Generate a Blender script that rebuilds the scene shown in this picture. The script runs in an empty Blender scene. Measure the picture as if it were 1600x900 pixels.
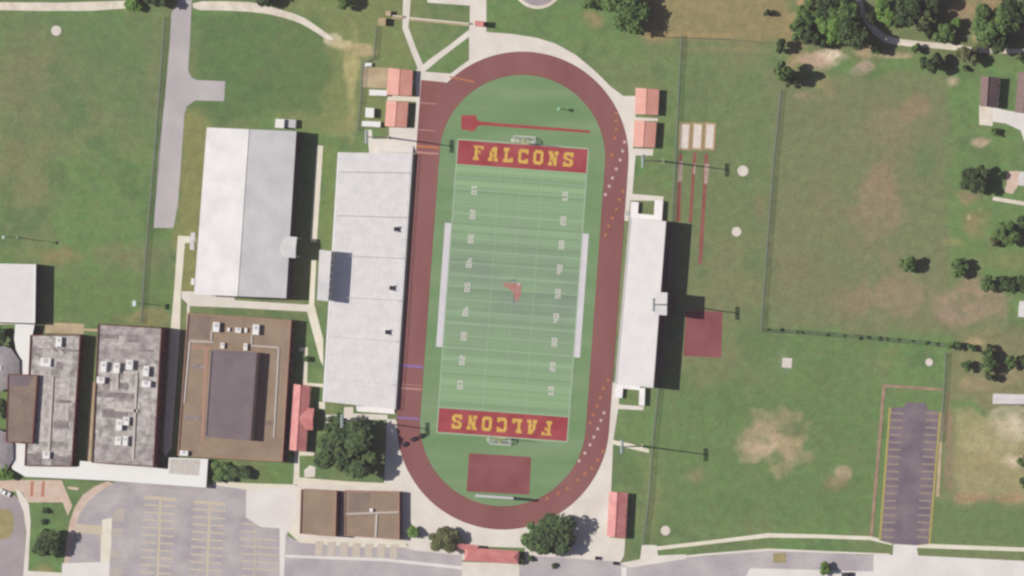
import bpy, bmesh, math, random
import numpy as np
from mathutils import Vector, Matrix
random.seed(7)
scene = bpy.context.scene
COL = scene.collection
S = 0.24                      # metres per photo pixel on the ground
H = 5000.0                    # height of the survey aircraft's camera
OX = 0.32 * H                 # the aircraft flew east of the ground shown
CAM = Vector((OX, 0.0, H))
R = math.radians
ALB = (0.875, 0.862, 0.822)      # paint values are taken from sunlit surfaces: back to plain albedo

# ------------------------------------------------------------------ placing
def P(px, py, h=0.0):
    """true position of a point at height h seen at photo pixel (px, py)"""
    g = Vector(((px - 800.0) * S, (450.0 - py) * S, 0.0))
    return g + (CAM - g) * (h / H)
TH = R(4.15)
def FP(u, v):
    """photo pixel of field coordinates (u to the east, v to the south, in pixels)"""
    return (801 + u * math.cos(TH) - v * math.sin(TH), 454 + u * math.sin(TH) + v * math.cos(TH))
def FW(u, v, z=0.0):
    p = FP(u, v)
    return Vector(((p[0] - 800) * S, (450 - p[1]) * S, z))

# ------------------------------------------------------------------ materials
def lin(c):
    out = []
    for v in c:
        v = v / 255.0
        out.append(v / 12.92 if v <= 0.04045 else ((v + 0.055) / 1.055) ** 2.4)
    return out
def base(c, k=1.0):
    return [min(0.86, v * a * k) for v, a in zip(lin(c), ALB)]

MATS = {}
def mat(name, c1, c2=None, scale=0.25, detail=6.0, rough=0.85, fine=0.12, fscale=1.6, k=1.0, metal=0.0, spec=0.3, lo=0.35, hi=0.65, stretch=None):
    """two tones mixed by a broad noise, with a finer speckle over it"""
    if name in MATS: return MATS[name]
    m = bpy.data.materials.new(name); m.use_nodes = True
    nt = m.node_tree; N = nt.nodes; L = nt.links
    b = N['Principled BSDF']
    b.inputs['Roughness'].default_value = rough
    b.inputs['Metallic'].default_value = metal
    b.inputs['Specular IOR Level'].default_value = spec
    g = N.new('ShaderNodeNewGeometry')
    src = g.outputs['Position']
    if stretch:
        mp = N.new('ShaderNodeMapping'); mp.inputs['Scale'].default_value = stretch
        mp.inputs['Rotation'].default_value = (0, 0, TH)
        L.new(src, mp.inputs['Vector']); src = mp.outputs['Vector']
    n1 = N.new('ShaderNodeTexNoise'); n1.inputs['Scale'].default_value = scale; n1.inputs['Detail'].default_value = detail
    L.new(src, n1.inputs['Vector'])
    r1 = N.new('ShaderNodeMapRange'); r1.inputs['From Min'].default_value = lo; r1.inputs['From Max'].default_value = hi
    L.new(n1.outputs['Fac'], r1.inputs['Value'])
    mx = N.new('ShaderNodeMix'); mx.data_type = 'RGBA'
    mx.inputs['A'].default_value = (*base(c1, k), 1); mx.inputs['B'].default_value = (*base(c2 or c1, k), 1)
    L.new(r1.outputs['Result'], mx.inputs['Factor'])
    n2 = N.new('ShaderNodeTexNoise'); n2.inputs['Scale'].default_value = fscale; n2.inputs['Detail'].default_value = 3
    L.new(src, n2.inputs['Vector'])
    r2 = N.new('ShaderNodeMapRange'); r2.inputs['From Min'].default_value = 0.3; r2.inputs['From Max'].default_value = 0.7
    r2.inputs['To Min'].default_value = 1 - fine; r2.inputs['To Max'].default_value = 1 + fine
    L.new(n2.outputs['Fac'], r2.inputs['Value'])
    mu = N.new('ShaderNodeMix'); mu.data_type = 'RGBA'; mu.blend_type = 'MULTIPLY'; mu.inputs['Factor'].default_value = 1
    L.new(mx.outputs['Result'], mu.inputs['A']); L.new(r2.outputs['Result'], mu.inputs['B'])
    L.new(mu.outputs['Result'], b.inputs['Base Color'])
    MATS[name] = m
    return m

def ground_material():
    m = bpy.data.materials.new('grassland'); m.use_nodes = True
    nt = m.node_tree; N = nt.nodes; L = nt.links
    b = N['Principled BSDF']; b.inputs['Roughness'].default_value = 0.95; b.inputs['Specular IOR Level'].default_value = 0.1
    a = N.new('ShaderNodeAttribute'); a.attribute_name = 'turf'
    g = N.new('ShaderNodeNewGeometry')
    last = a.outputs['Color']
    for sc, amt in ((0.3, 0.11), (0.9, 0.11), (2.2, 0.11)):
        n = N.new('ShaderNodeTexNoise'); n.inputs['Scale'].default_value = sc; n.inputs['Detail'].default_value = 4
        L.new(g.outputs['Position'], n.inputs['Vector'])
        r = N.new('ShaderNodeMapRange'); r.inputs['From Min'].default_value = 0.3; r.inputs['From Max'].default_value = 0.7
        r.inputs['To Min'].default_value = 1 - amt; r.inputs['To Max'].default_value = 1 + amt
        L.new(n.outputs['Fac'], r.inputs['Value'])
        mu = N.new('ShaderNodeMix'); mu.data_type = 'RGBA'; mu.blend_type = 'MULTIPLY'; mu.inputs['Factor'].default_value = 1
        L.new(last, mu.inputs['A']); L.new(r.outputs['Result'], mu.inputs['B']); last = mu.outputs['Result']
    # blades leaning two ways: a hue wander from green to straw
    n = N.new('ShaderNodeTexNoise'); n.inputs['Scale'].default_value = 0.22; n.inputs['Detail'].default_value = 9; n.inputs['Roughness'].default_value = 0.68
    L.new(g.outputs['Position'], n.inputs['Vector'])
    r = N.new('ShaderNodeMapRange'); r.inputs['From Min'].default_value = 0.42; r.inputs['From Max'].default_value = 0.64; r.inputs['To Max'].default_value = 0.3
    L.new(n.outputs['Fac'], r.inputs['Value'])
    mx = N.new('ShaderNodeMix'); mx.data_type = 'RGBA'; mx.inputs['B'].default_value = (*base((124, 121, 90)), 1)
    L.new(r.outputs['Result'], mx.inputs['Factor']); L.new(last, mx.inputs['A'])
    L.new(mx.outputs['Result'], b.inputs['Base Color'])
    return m

def leaf_material(name, c1, c2):
    m = bpy.data.materials.new(name); m.use_nodes = True
    nt = m.node_tree; N = nt.nodes; L = nt.links
    b = N['Principled BSDF']; b.inputs['Roughness'].default_value = 0.7; b.inputs['Specular IOR Level'].default_value = 0.15
    g = N.new('ShaderNodeNewGeometry')
    n1 = N.new('ShaderNodeTexNoise'); n1.inputs['Scale'].default_value = 0.55; n1.inputs['Detail'].default_value = 5
    L.new(g.outputs['Position'], n1.inputs['Vector'])
    r1 = N.new('ShaderNodeMapRange'); r1.inputs['From Min'].default_value = 0.33; r1.inputs['From Max'].default_value = 0.67
    L.new(n1.outputs['Fac'], r1.inputs['Value'])
    mx = N.new('ShaderNodeMix'); mx.data_type = 'RGBA'
    mx.inputs['A'].default_value = (*base(c1), 1); mx.inputs['B'].default_value = (*base(c2), 1)
    L.new(r1.outputs['Result'], mx.inputs['Factor']); L.new(mx.outputs['Result'], b.inputs['Base Color'])
    return m

M = dict(
    plaza=mat('pale_concrete', (222, 214, 206), (234, 228, 221), 0.12, fine=0.05),
    path=mat('cream_concrete', (226, 219, 203), (236, 230, 216), 0.15, fine=0.07),
    white_conc=mat('bright_concrete', (224, 219, 218), (234, 230, 228), 0.1, fine=0.04),
    gravel=mat('pale_gravel', (216, 205, 190), (236, 228, 216), 0.2, fine=0.12),
    tan=mat('tan_dirt', (178, 158, 128), (198, 180, 150), 0.2, fine=0.12),
    pinkdirt=mat('pinkish_dirt', (150, 124, 102), (172, 146, 126), 0.25, fine=0.12),
    drive=mat('weathered_asphalt', (182, 175, 180), (194, 188, 190), 0.1, fine=0.05),
    lot=mat('parking_asphalt', (168, 161, 168), (190, 184, 186), 0.12, detail=8, fine=0.09),
    road=mat('road_asphalt', (174, 167, 174), (194, 188, 191), 0.1, detail=8, fine=0.08),
    purple=mat('dark_asphalt', (112, 101, 114), (132, 120, 127), 0.16, detail=8, fine=0.1),
    loop=mat('loop_asphalt', (160, 150, 155), (175, 166, 170), 0.1, fine=0.06),
    pink=mat('pink_paving', (205, 180, 165), (218, 198, 184), 0.3, fine=0.08),
    redpave=mat('red_paving', (190, 125, 105), None, fine=0.08),
    track=mat('track_surface', (131, 79, 76), (146, 97, 93), 0.06, fine=0.05, stretch=(1, 0.25, 1)),
    jump=mat('red_apron', (134, 74, 76), (148, 88, 90), 0.1, fine=0.05),
    runway=mat('red_runway', (140, 78, 70), (150, 92, 84), 0.2, fine=0.08),
    endzone=mat('red_turf', (156, 58, 64), (170, 78, 82), 0.15, fine=0.07),
    gold=mat('gold_turf', (210, 170, 70), (222, 184, 96), 0.5, fine=0.05),
    numeral=mat('number_paint', (212, 206, 204), None, fine=0.05),
    line=mat('field_line_paint', (170, 192, 168), None, fine=0.08),
    sideline=mat('sideline_paint', (212, 208, 216), (220, 218, 224), 0.3, fine=0.03),
    laneline=mat('lane_paint', (153, 110, 112), None, fine=0.1),
    purplemark=mat('violet_mark', (140, 110, 165), None),
    orangemark=mat('orange_mark', (190, 122, 80), None),
    whitemark=mat('white_mark', (206, 180, 182), None),
    pinkmark=mat('pink_mark', (186, 140, 132), None),
    birdred=mat('faded_red_turf', (182, 116, 110), (176, 136, 124), 0.6),
    birdgrey=mat('bird_grey', (128, 132, 134), None),
    stall=mat('stall_paint', (204, 192, 172), None, fine=0.12),
    stall2=mat('stall_paint_tan', (154, 140, 128), None, fine=0.12),
    yellow=mat('yellow_kerb', (176, 162, 96), None, fine=0.1),
    metalroof=mat('white_metal_roof', (211, 209, 213), (226, 224, 226), 0.14, fine=0.02, rough=0.55),
    alum=mat('aluminium_seating', (242, 239, 242), (252, 249, 250), 0.3, detail=9, fine=0.035, fscale=1.1, rough=0.6),
    alum2=mat('toned_down_aluminium', (222, 219, 222), (229, 226, 228), 0.2, fine=0.03, rough=0.6),  # darker copy of the seating aluminium, toned down against sunlit clipping
    shadewall=mat('shade_dark_wall', (72, 62, 68), None, rough=0.7),  # dark wall colour with the shade of the east sides painted in
    alumgrey=mat('grey_aluminium', (196, 194, 200), None, rough=0.5),
    brick=mat('brown_brick', (108, 62, 58), (124, 76, 68), 1.2, fine=0.15),
    tanwall=mat('tan_masonry', (178, 158, 138), None, fine=0.08),
    whitewall=mat('white_panel_wall', (205, 203, 205), None, fine=0.04),
    glass=mat('dark_window_glass', (42, 48, 56), None, rough=0.12, spec=0.5),
    stained=mat('stained_grey_roof', (142, 136, 135), (202, 197, 195), 0.3, detail=9, fine=0.16, lo=0.38, hi=0.62),
    greyroof=mat('grey_gravel_roof', (146, 139, 140), (188, 182, 181), 0.35, detail=9, fine=0.14),
    palepatch=mat('pale_roof_patch', (208, 202, 200), (168, 160, 158), 0.5, detail=8, fine=0.12),
    darkpatch=mat('dark_roof_patch', (120, 112, 114), (158, 150, 150), 0.5, detail=8, fine=0.12),
    brownroof=mat('brown_roof', (146, 126, 108), (160, 140, 120), 0.15, fine=0.08),
    brownroof2=mat('brown_tar_roof', (128, 112, 104), (146, 128, 114), 0.2, fine=0.1),
    mauveroof=mat('mauve_roof', (118, 106, 112), (128, 117, 122), 0.15, fine=0.06),
    coping=mat('pink_coping', (176, 138, 122), None, fine=0.06),
    greydome=mat('grey_ribbed_roof', (156, 150, 154), (170, 164, 168), 0.3, fine=0.06),
    redroof=mat('red_metal_roof', (214, 148, 134), (222, 160, 146), 0.3, fine=0.04, rough=0.5),
    redroof2=mat('crimson_metal_roof', (202, 122, 122), (216, 146, 142), 0.3, fine=0.08, rough=0.5),
    houseroof=mat('brown_shingles', (124, 104, 102), (136, 116, 114), 0.6, fine=0.12),
    unit=mat('white_metal_unit', (238, 238, 238), None, fine=0.03, rough=0.5),
    duct=mat('pale_duct', (202, 194, 190), None, fine=0.06),
    blackish=mat('black_opening', (44, 40, 46), None, fine=0.05),
    steel=mat('galvanised_steel', (168, 172, 172), None, rough=0.5, metal=0.3),
    lamp=mat('pale_lamp_housing', (205, 222, 228), None, rough=0.4),
    wire=mat('fence_wire', (134, 144, 132), None, rough=0.6),
    strip=mat('fence_line_strip', (120, 132, 102), (140, 144, 120), 0.4, fine=0.15),
    sand=mat('white_sand', (222, 211, 204), (230, 222, 214), 0.4, fine=0.04),
    wood=mat('tree_bark', (92, 78, 66), (74, 62, 54), 1.5, fine=0.2),
    goalwhite=mat('white_goal_paint', (242, 244, 242), None, rough=0.4),
    goalpad=mat('yellow_pad', (222, 212, 130), None),
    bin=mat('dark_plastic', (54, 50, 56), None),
    carwhite=mat('white_car_paint', (242, 242, 244), None, rough=0.25, spec=0.5, fine=0.0),
    cardark=mat('dark_car_paint', (52, 52, 64), None, rough=0.3, spec=0.5, fine=0.0),
    rubber=mat('rubber', (34, 34, 36), None),
    island=mat('island_grass', (168, 156, 112), (150, 142, 98), 0.3, fine=0.12),
    scoreface=mat('dark_scoreboard', (58, 40, 44), None, rough=0.5),
    post=mat('pale_green_pad', (148, 212, 180), None),
)
def turf_material():
    m = mat('artificial_turf', (110, 145, 97), (128, 156, 116), 0.08, fine=0.05, stretch=(0.3, 1.6, 1))
    nt = m.node_tree; N = nt.nodes; L = nt.links
    b = N['Principled BSDF']
    old = b.inputs['Base Color'].links[0].from_socket
    # the playing area between the sidelines is worn and paler, greyest round midfield
    g = N.new('ShaderNodeNewGeometry')
    mp = N.new('ShaderNodeMapping'); mp.vector_type = 'POINT'
    c = FW(0, 0)
    mp.inputs['Location'].default_value = (0, 0, 0)
    sub = N.new('ShaderNodeVectorMath'); sub.operation = 'SUBTRACT'; sub.inputs[1].default_value = c
    L.new(g.outputs['Position'], sub.inputs[0])
    mp.inputs['Rotation'].default_value = (0, 0, TH)
    L.new(sub.outputs[0], mp.inputs['Vector'])
    sp = N.new('ShaderNodeSeparateXYZ'); L.new(mp.outputs['Vector'], sp.inputs[0])
    def window(sock, half, soft):
        a = N.new('ShaderNodeMath'); a.operation = 'ABSOLUTE'; L.new(sock, a.inputs[0])
        r = N.new('ShaderNodeMapRange'); r.inputs['From Min'].default_value = half; r.inputs['From Max'].default_value = half + soft
        r.inputs['To Min'].default_value = 1; r.inputs['To Max'].default_value = 0
        L.new(a.outputs[0], r.inputs['Value']); return r.outputs['Result']
    wx = window(sp.outputs['X'], 101.0 * S, 0.4); wy = window(sp.outputs['Y'], 190.5 * S, 0.4)
    mm = N.new('ShaderNodeMath'); mm.operation = 'MULTIPLY'; L.new(wx, mm.inputs[0]); L.new(wy, mm.inputs[1])
    nz = N.new('ShaderNodeTexNoise'); nz.inputs['Scale'].default_value = 0.07; nz.inputs['Detail'].default_value = 6
    L.new(mp.outputs['Vector'], nz.inputs['Vector'])
    wy2 = window(sp.outputs['Y'], 6.0, 34.0)
    ad = N.new('ShaderNodeMath'); ad.operation = 'MULTIPLY'; L.new(wy2, ad.inputs[0])
    nr = N.new('ShaderNodeMapRange'); nr.inputs['From Min'].default_value = 0.25; nr.inputs['From Max'].default_value = 0.65
    L.new(nz.outputs['Fac'], nr.inputs['Value']); L.new(nr.outputs['Result'], ad.inputs[1])
    worn = N.new('ShaderNodeMix'); worn.data_type = 'RGBA'
    worn.inputs['A'].default_value = (*base((140, 173, 131)), 1); worn.inputs['B'].default_value = (*base((133, 154, 132)), 1)
    L.new(ad.outputs[0], worn.inputs['Factor'])
    # mown bands
    wv = N.new('ShaderNodeTexNoise'); wv.noise_dimensions = '1D'; wv.inputs['Scale'].default_value = 0.35; wv.inputs['Detail'].default_value = 3
    L.new(sp.outputs['Y'], wv.inputs['W'])
    wr = N.new('ShaderNodeMapRange'); wr.inputs['From Min'].default_value = 0.3; wr.inputs['From Max'].default_value = 0.7
    wr.inputs['To Min'].default_value = 0.83; wr.inputs['To Max'].default_value = 1.12
    L.new(wv.outputs['Fac'], wr.inputs['Value'])
    mu = N.new('ShaderNodeMix'); mu.data_type = 'RGBA'; mu.blend_type = 'MULTIPLY'; mu.inputs['Factor'].default_value = 1
    L.new(worn.outputs['Result'], mu.inputs['A']); L.new(wr.outputs['Result'], mu.inputs['B'])
    mx = N.new('ShaderNodeMix'); mx.data_type = 'RGBA'
    L.new(mm.outputs[0], mx.inputs['Factor']); L.new(old, mx.inputs['A']); L.new(mu.outputs['Result'], mx.inputs['B'])
    L.new(mx.outputs['Result'], b.inputs['Base Color'])
    return m
M['turf'] = turf_material()

# ------------------------------------------------------------------ mesh helpers
class MB:
    def __init__(s): s.v = []; s.f = []; s.mi = []; s.cur = 0
    def add(s, vs, fs):
        o = len(s.v); s.v += [tuple(p) for p in vs]
        for f in fs: s.f.append(tuple(i + o for i in f)); s.mi.append(s.cur)
    def poly(s, pts):                       # flat face, made to look up
        pts = [Vector(p) for p in pts]
        a = sum(pts[i].x * pts[(i + 1) % len(pts)].y - pts[(i + 1) % len(pts)].x * pts[i].y for i in range(len(pts)))
        if a < 0: pts = pts[::-1]
        s.add(pts, [tuple(range(len(pts)))])
    def prism(s, pts, z0, z1, bottom=False, top=True):
        pts = [Vector((p[0], p[1], 0)) for p in pts]
        a = sum(pts[i].x * pts[(i + 1) % len(pts)].y - pts[(i + 1) % len(pts)].x * pts[i].y for i in range(len(pts)))
        if a < 0: pts = pts[::-1]
        n = len(pts)
        vs = [(p.x, p.y, z0) for p in pts] + [(p.x, p.y, z1) for p in pts]
        fs = [(i, (i + 1) % n, n + (i + 1) % n, n + i) for i in range(n)]
        if top: fs.append(tuple(range(n, 2 * n)))
        if bottom: fs.append(tuple(range(n - 1, -1, -1)))
        s.add(vs, fs)
    def box(s, c, size, rz=0.0):
        hx, hy, hz = size[0] / 2, size[1] / 2, size[2] / 2
        m = Matrix.Rotation(rz, 3, 'Z'); c = Vector(c)
        vs = [c + m @ Vector((x * hx, y * hy, z * hz)) for z in (-1, 1) for x, y in ((-1, -1), (1, -1), (1, 1), (-1, 1))]
        s.add(vs, [(3, 2, 1, 0), (4, 5, 6, 7), (0, 1, 5, 4), (1, 2, 6, 5), (2, 3, 7, 6), (3, 0, 4, 7)])
    def tube(s, a, b, r0, r1=None, n=8):
        a, b = Vector(a), Vector(b); r1 = r0 if r1 is None else r1
        d = (b - a).normalized(); x = d.orthogonal().normalized(); y = d.cross(x)
        vs = []
        for p, r in ((a, r0), (b, r1)):
            vs += [p + (x * math.cos(2 * math.pi * i / n) + y * math.sin(2 * math.pi * i / n)) * r for i in range(n)]
        fs = [(i, (i + 1) % n, n + (i + 1) % n, n + i) for i in range(n)] + [tuple(range(n - 1, -1, -1)), tuple(range(n, 2 * n))]
        s.add(vs, fs)
    def build(s, name, mats, parent=None, smooth=False):
        me = bpy.data.meshes.new(name)
        off = parent_origin(parent) if parent else Vector((0, 0, 0))
        me.from_pydata([tuple(Vector(p) - off) for p in s.v], [], s.f)
        if not isinstance(mats, (list, tuple)): mats = [mats]
        for m in mats: me.materials.append(m)
        me.polygons.foreach_set('material_index', s.mi)
        if smooth: me.polygons.foreach_set('use_smooth', [True] * len(me.polygons))
        me.update()
        o = bpy.data.objects.new(name, me); COL.objects.link(o)
        if parent: o.parent = parent
        return o
def parent_origin(p):
    v = Vector((0, 0, 0))
    while p is not None: v += p.location; p = p.parent
    return v
def thing(name, label, cat, loc, group=None):
    o = bpy.data.objects.new(name, None); COL.objects.link(o)
    o.location = loc; o.empty_display_size = 0.5
    o['label'] = label; o['category'] = cat
    if group: o['group'] = group
    return o
def kids(o): return [c for c in COL.objects if c.parent == o]
def dup(root, loc, label, group=None, scale=None, rz=None):
    r = root.copy(); COL.objects.link(r); r.location = loc; r['label'] = label
    if group: r['group'] = group
    if scale: r.scale = scale
    if rz is not None: r.rotation_euler = (0, 0, rz)
    for ch in kids(root):
        c = ch.copy(); COL.objects.link(c); c.parent = r
        for g in kids(ch):
            d = g.copy(); COL.objects.link(d); d.parent = c
    return r
def xy(pts, h=0.0): return [P(x, y, h) for x, y in pts]
def inset(pts, d):
    """offset a polygon inwards by d metres"""
    pts = [Vector((p[0], p[1])) for p in pts]
    a = sum(pts[i].x * pts[(i + 1) % len(pts)].y - pts[(i + 1) % len(pts)].x * pts[i].y for i in range(len(pts)))
    if a < 0: pts = pts[::-1]
    out = []; n = len(pts)
    for i in range(n):
        e1 = (pts[i] - pts[i - 1]).normalized(); e2 = (pts[(i + 1) % n] - pts[i]).normalized()
        n1 = Vector((-e1.y, e1.x)); n2 = Vector((-e2.y, e2.x))
        b = (n1 + n2); b = b / max(0.3, b.dot(n1))
        out.append(pts[i] + b * d)
    return out
def chaikin(pts, k):
    for _ in range(k):
        q = []
        for i in range(len(pts)):
            a, b = pts[i], pts[(i + 1) % len(pts)]
            q += [(a[0] * .75 + b[0] * .25, a[1] * .75 + b[1] * .25), (a[0] * .25 + b[0] * .75, a[1] * .25 + b[1] * .75)]
        pts = q
    return pts
LAID = []
def layer(pts, keep=True, step=0.006):
    x0 = min(p[0] for p in pts); x1 = max(p[0] for p in pts); y0 = min(p[1] for p in pts); y1 = max(p[1] for p in pts)
    z = 0.012
    for a0, b0, a1, b1, q in LAID:
        if x0 < a1 and a0 < x1 and y0 < b1 and b0 < y1: z = max(z, q)
    z += step
    if keep: LAID.append((x0, y0, x1, y1, z))
    return z
def sheet(name, m, pts, z=None, smooth=0, parent=None, kind='structure'):
    """a flat sheet on the ground, each a few millimetres above the last"""
    if z is None: z = layer(pts)
    if smooth: pts = chaikin(pts, smooth)
    b = MB(); b.poly([(q.x, q.y, z) for q in xy(pts)])
    o = b.build(name, M[m] if isinstance(m, str) else m, parent)
    if not parent and kind: o['kind'] = kind
    return o

# ------------------------------------------------------------------ the ground
rng = np.random.RandomState(11)
def vnoise(x, y, cell, seed):
    r = np.random.RandomState(seed); T = r.rand(256, 256)
    x = x / cell + 1000; y = y / cell + 1000
    xi = np.floor(x).astype(int); yi = np.floor(y).astype(int); fx = x - xi; fy = y - yi
    fx = fx * fx * (3 - 2 * fx); fy = fy * fy * (3 - 2 * fy)
    g = lambda a, b: T[a % 256, b % 256]
    return (g(xi, yi) * (1 - fx) + g(xi + 1, yi) * fx) * (1 - fy) + (g(xi, yi + 1) * (1 - fx) + g(xi + 1, yi + 1) * fx) * fy
def fbm(x, y, cell, seed, o=4):
    t = 0; a = 1; s = 0
    for i in range(o): t = t + a * vnoise(x, y, cell / 2 ** i, seed + i); s += a; a *= 0.55
    return t / s
def graded(half, n, far):
    core = list(np.linspace(-half, half, n + 1)); ext = []; d = core[1] - core[0]; p = half
    while p < far: d *= 1.35; p += d; ext.append(p)
    return np.array([-e for e in ext[::-1]] + core + ext)
def make_ground():
    X = graded(206, 440, 14000); Y = graded(122, 262, 14000)
    gx, gy = np.meshgrid(X, Y); nx, ny = len(X), len(Y)
    px = gx / S + 800; py = 450 - gy / S
    G = lambda c: np.array(base(c))
    def blend(col, c, w): return col * (1 - w[..., None]) + G(c) * w[..., None]
    n1 = fbm(gx, gy, 26, 3); n2 = fbm(gx, gy, 9, 21); n3 = fbm(gx, gy, 60, 41, 3); n4 = fbm(gx, gy, 4.0, 77, 3)
    col = np.zeros(gx.shape + (3,)) + G((100, 131, 79))
    col = blend(col, (116, 124, 88), np.clip((n1 - 0.44) * 3.0, 0, 0.65)); col = blend(col, (112, 130, 84), np.clip((n4 - 0.52) * 3, 0, 0.5)); col = blend(col, (92, 118, 82), np.clip((0.42 - n4) * 3, 0, 0.5))
    col = blend(col, (84, 112, 72), np.clip((0.46 - n2) * 4, 0, 0.55))
    def rect(x0, y0, x1, y1, soft=14):
        wob = (n2 - 0.5) * 40
        sx = np.clip(np.minimum(px + wob - x0, x1 - px - wob) / soft, 0, 1); sy = np.clip(np.minimum(py + wob - y0, y1 - py - wob) / soft, 0, 1)
        return sx * sy
    def blob(x, y, rx, ry, a=1.0, edge=0.5):
        d = np.sqrt(((px - x) / rx) ** 2 + ((py - y) / ry) ** 2) + (n2 - 0.5) * 1.5 + (n4 - 0.5) * 1.1
        return np.clip(np.clip((1 - d) / edge, 0, 1) * a * np.clip(0.62 + (n4 - 0.35) * 1.6, 0.3, 1), 0, 1)
    # meadow south-west of the right fence is drier than the lawns
    for (x0, y0, x1, y1, c, a) in [
        (1195, 110, 1490, 525, (118, 122, 90), 0.75), (1060, 60, 1215, 520, (108, 122, 84), 0.6), (1000, -30, 1245, 75, (142, 130, 94), 0.9),
        (430, -20, 660, 210, (122, 132, 84), 0.75), (300, 18, 515, 190, (84, 114, 70), 0.7), (270, 170, 330, 470, (134, 134, 84), 0.8),
        (495, 220, 530, 480, (112, 130, 74), 0.7), (1030, 520, 1375, 835, (98, 122, 78), 0.55), (1480, 500, 1620, 640, (136, 126, 98), 0.6),
        (1485, 640, 1620, 790, (166, 154, 118), 0.7), (1450, 785, 1620, 860, (100, 124, 78), 0.8), (1240, -20, 1620, 100, (112, 116, 82), 0.6),
        (1020, 860, 1400, 872, (88, 112, 66), 0.7), (0, 20, 255, 230, (98, 120, 82), 0.5), (70, 420, 290, 510, (94, 124, 72), 0.6)]:
        col = blend(col, c, rect(x0, y0, x1, y1) * a)
    for (x, y, rx, ry, c, a) in [
        (1482, 665, 8, 125, (138, 118, 98), 1.0), (1370, 330, 40, 90, (150, 130, 110), 0.75), (1390, 200, 45, 40, (140, 128, 102), 0.6), (1430, 170, 26, 22, (150, 126, 104), 0.7), (1395, 470, 55, 45, (152, 132, 112), 0.8),
        (1510, 470, 70, 40, (156, 134, 116), 0.85), (1330, 480, 40, 30, (142, 124, 102), 0.6), (1380, 270, 26, 40, (148, 126, 106), 0.7), (1450, 260, 30, 60, (92, 120, 78), 0.6),
        (1560, 410, 50, 22, (132, 134, 90), 0.7), (1520, 345, 30, 36, (148, 128, 96), 0.7), (1290, 330, 40, 60, (126, 122, 92), 0.5), (1240, 420, 36, 40, (126, 120, 92), 0.5),
        (1210, 690, 58, 46, (176, 156, 128), 0.95), (1240, 672, 22, 16, (92, 112, 74), 0.8), (1195, 705, 30, 22, (190, 170, 148), 0.7), (1316, 736, 17, 13, (190, 166, 146), 0.9), (1305, 752, 20, 14, (150, 128, 102), 0.7), (1090, 745, 26, 20, (146, 130, 102), 0.7),
        (1185, 320, 12, 40, (136, 120, 96), 0.6), (1020, 760, 14, 70, (136, 136, 92), 0.5),
        (1275, 95, 34, 14, (196, 168, 148), 0.95), (1252, 92, 22, 12, (190, 162, 144), 0.8), (1310, 85, 26, 16, (222, 204, 184), 0.95), (1352, 102, 17, 8, (176, 156, 140), 0.8), (1340, 110, 14, 8, (176, 156, 140), 0.8), (1345, 80, 30, 10, (186, 164, 134), 0.7), (1405, 87, 30, 6, (196, 172, 146), 0.8),
        (1282, 128, 16, 14, (150, 140, 96), 0.7), (1295, 140, 12, 16, (150, 130, 104), 0.7), (1260, 150, 26, 7, (156, 136, 112), 0.7), (1490, 25, 40, 30, (160, 136, 114), 0.9), (1530, 10, 50, 14, (164, 138, 108), 0.8), (1585, 48, 26, 7, (176, 148, 126), 0.8), (1240, 60, 22, 60, (162, 140, 104), 0.8), (1525, 58, 8, 12, (176, 168, 120), 0.7),
        (1487, 127, 10, 8, (206, 184, 162), 0.8), (1250, 5, 8, 10, (206, 160, 120), 0.7), (1100, 8, 60, 26, (146, 134, 98), 0.7), (1080, 55, 120, 8, (172, 148, 104), 0.6), (1130, 78, 90, 8, (156, 138, 98), 0.55), (925, 28, 18, 16, (156, 138, 104), 0.8),
        (550, 130, 13, 95, (166, 160, 112), 1.0), (522, 62, 17, 10, (206, 194, 166), 1.6), (537, 70, 18, 9, (192, 178, 140), 1.6), (556, 75, 22, 9, (182, 166, 126), 1.5), (575, 82, 24, 7, (176, 160, 122), 1.3), (549, 100, 12, 34, (168, 162, 114), 1.3), (580, 82, 24, 6, (174, 158, 122), 0.7), (520, 200, 40, 18, (142, 142, 92), 0.6), (460, 120, 60, 60, (84, 114, 68), 0.4),
        (90, 400, 70, 20, (146, 128, 92), 0.7), (190, 400, 60, 30, (128, 120, 92), 0.6), (30, 270, 50, 50, (110, 122, 82), 0.5), (230, 495, 50, 14, (150, 136, 98), 0.8), (240, 130, 12, 100, (118, 124, 88), 0.6), (88, 48, 22, 22, (88, 108, 76), 0.7),
        (1540, 690, 50, 40, (180, 168, 132), 0.7), (1590, 660, 40, 26, (206, 194, 174), 0.8), (1590, 720, 22, 12, (206, 186, 166), 0.9), (1520, 720, 40, 26, (150, 140, 100), 0.7), (1540, 778, 80, 9, (164, 132, 106), 0.9), (1483, 700, 10, 110, (146, 128, 104), 0.8), (1520, 535, 22, 10, (178, 158, 120), 0.8), (1525, 600, 36, 12, (164, 146, 114), 0.7), (1580, 590, 30, 16, (164, 144, 116), 0.6),
        (1535, 222, 14, 8, (204, 176, 158), 0.7), (1514, 340, 5, 9, (214, 182, 160), 0.9), (1510, 312, 24, 16, (150, 130, 104), 0.7), (1495, 380, 18, 12, (144, 148, 94), 0.7),
        (62, 838, 10, 40, (128, 128, 84), 0.0), (75, 890, 26, 10, (156, 136, 92), 0.8), (420, 745, 40, 22, (104, 126, 70), 0.8), (1090, 630, 60, 40, (92, 120, 74), 0.5), (1240, 590, 30, 30, (104, 132, 78), 0.7), (1228, 566, 20, 17, (126, 148, 124), 0.9)]:
        col = blend(col, c, blob(x, y, rx, ry, a))
    # irregular browning everywhere, mower lines in the west field
    col = blend(col, (134, 124, 96), np.clip((n3 - 0.58) * 4, 0, 0.4) * np.clip((n2 - 0.3) * 3, 0, 1))
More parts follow.
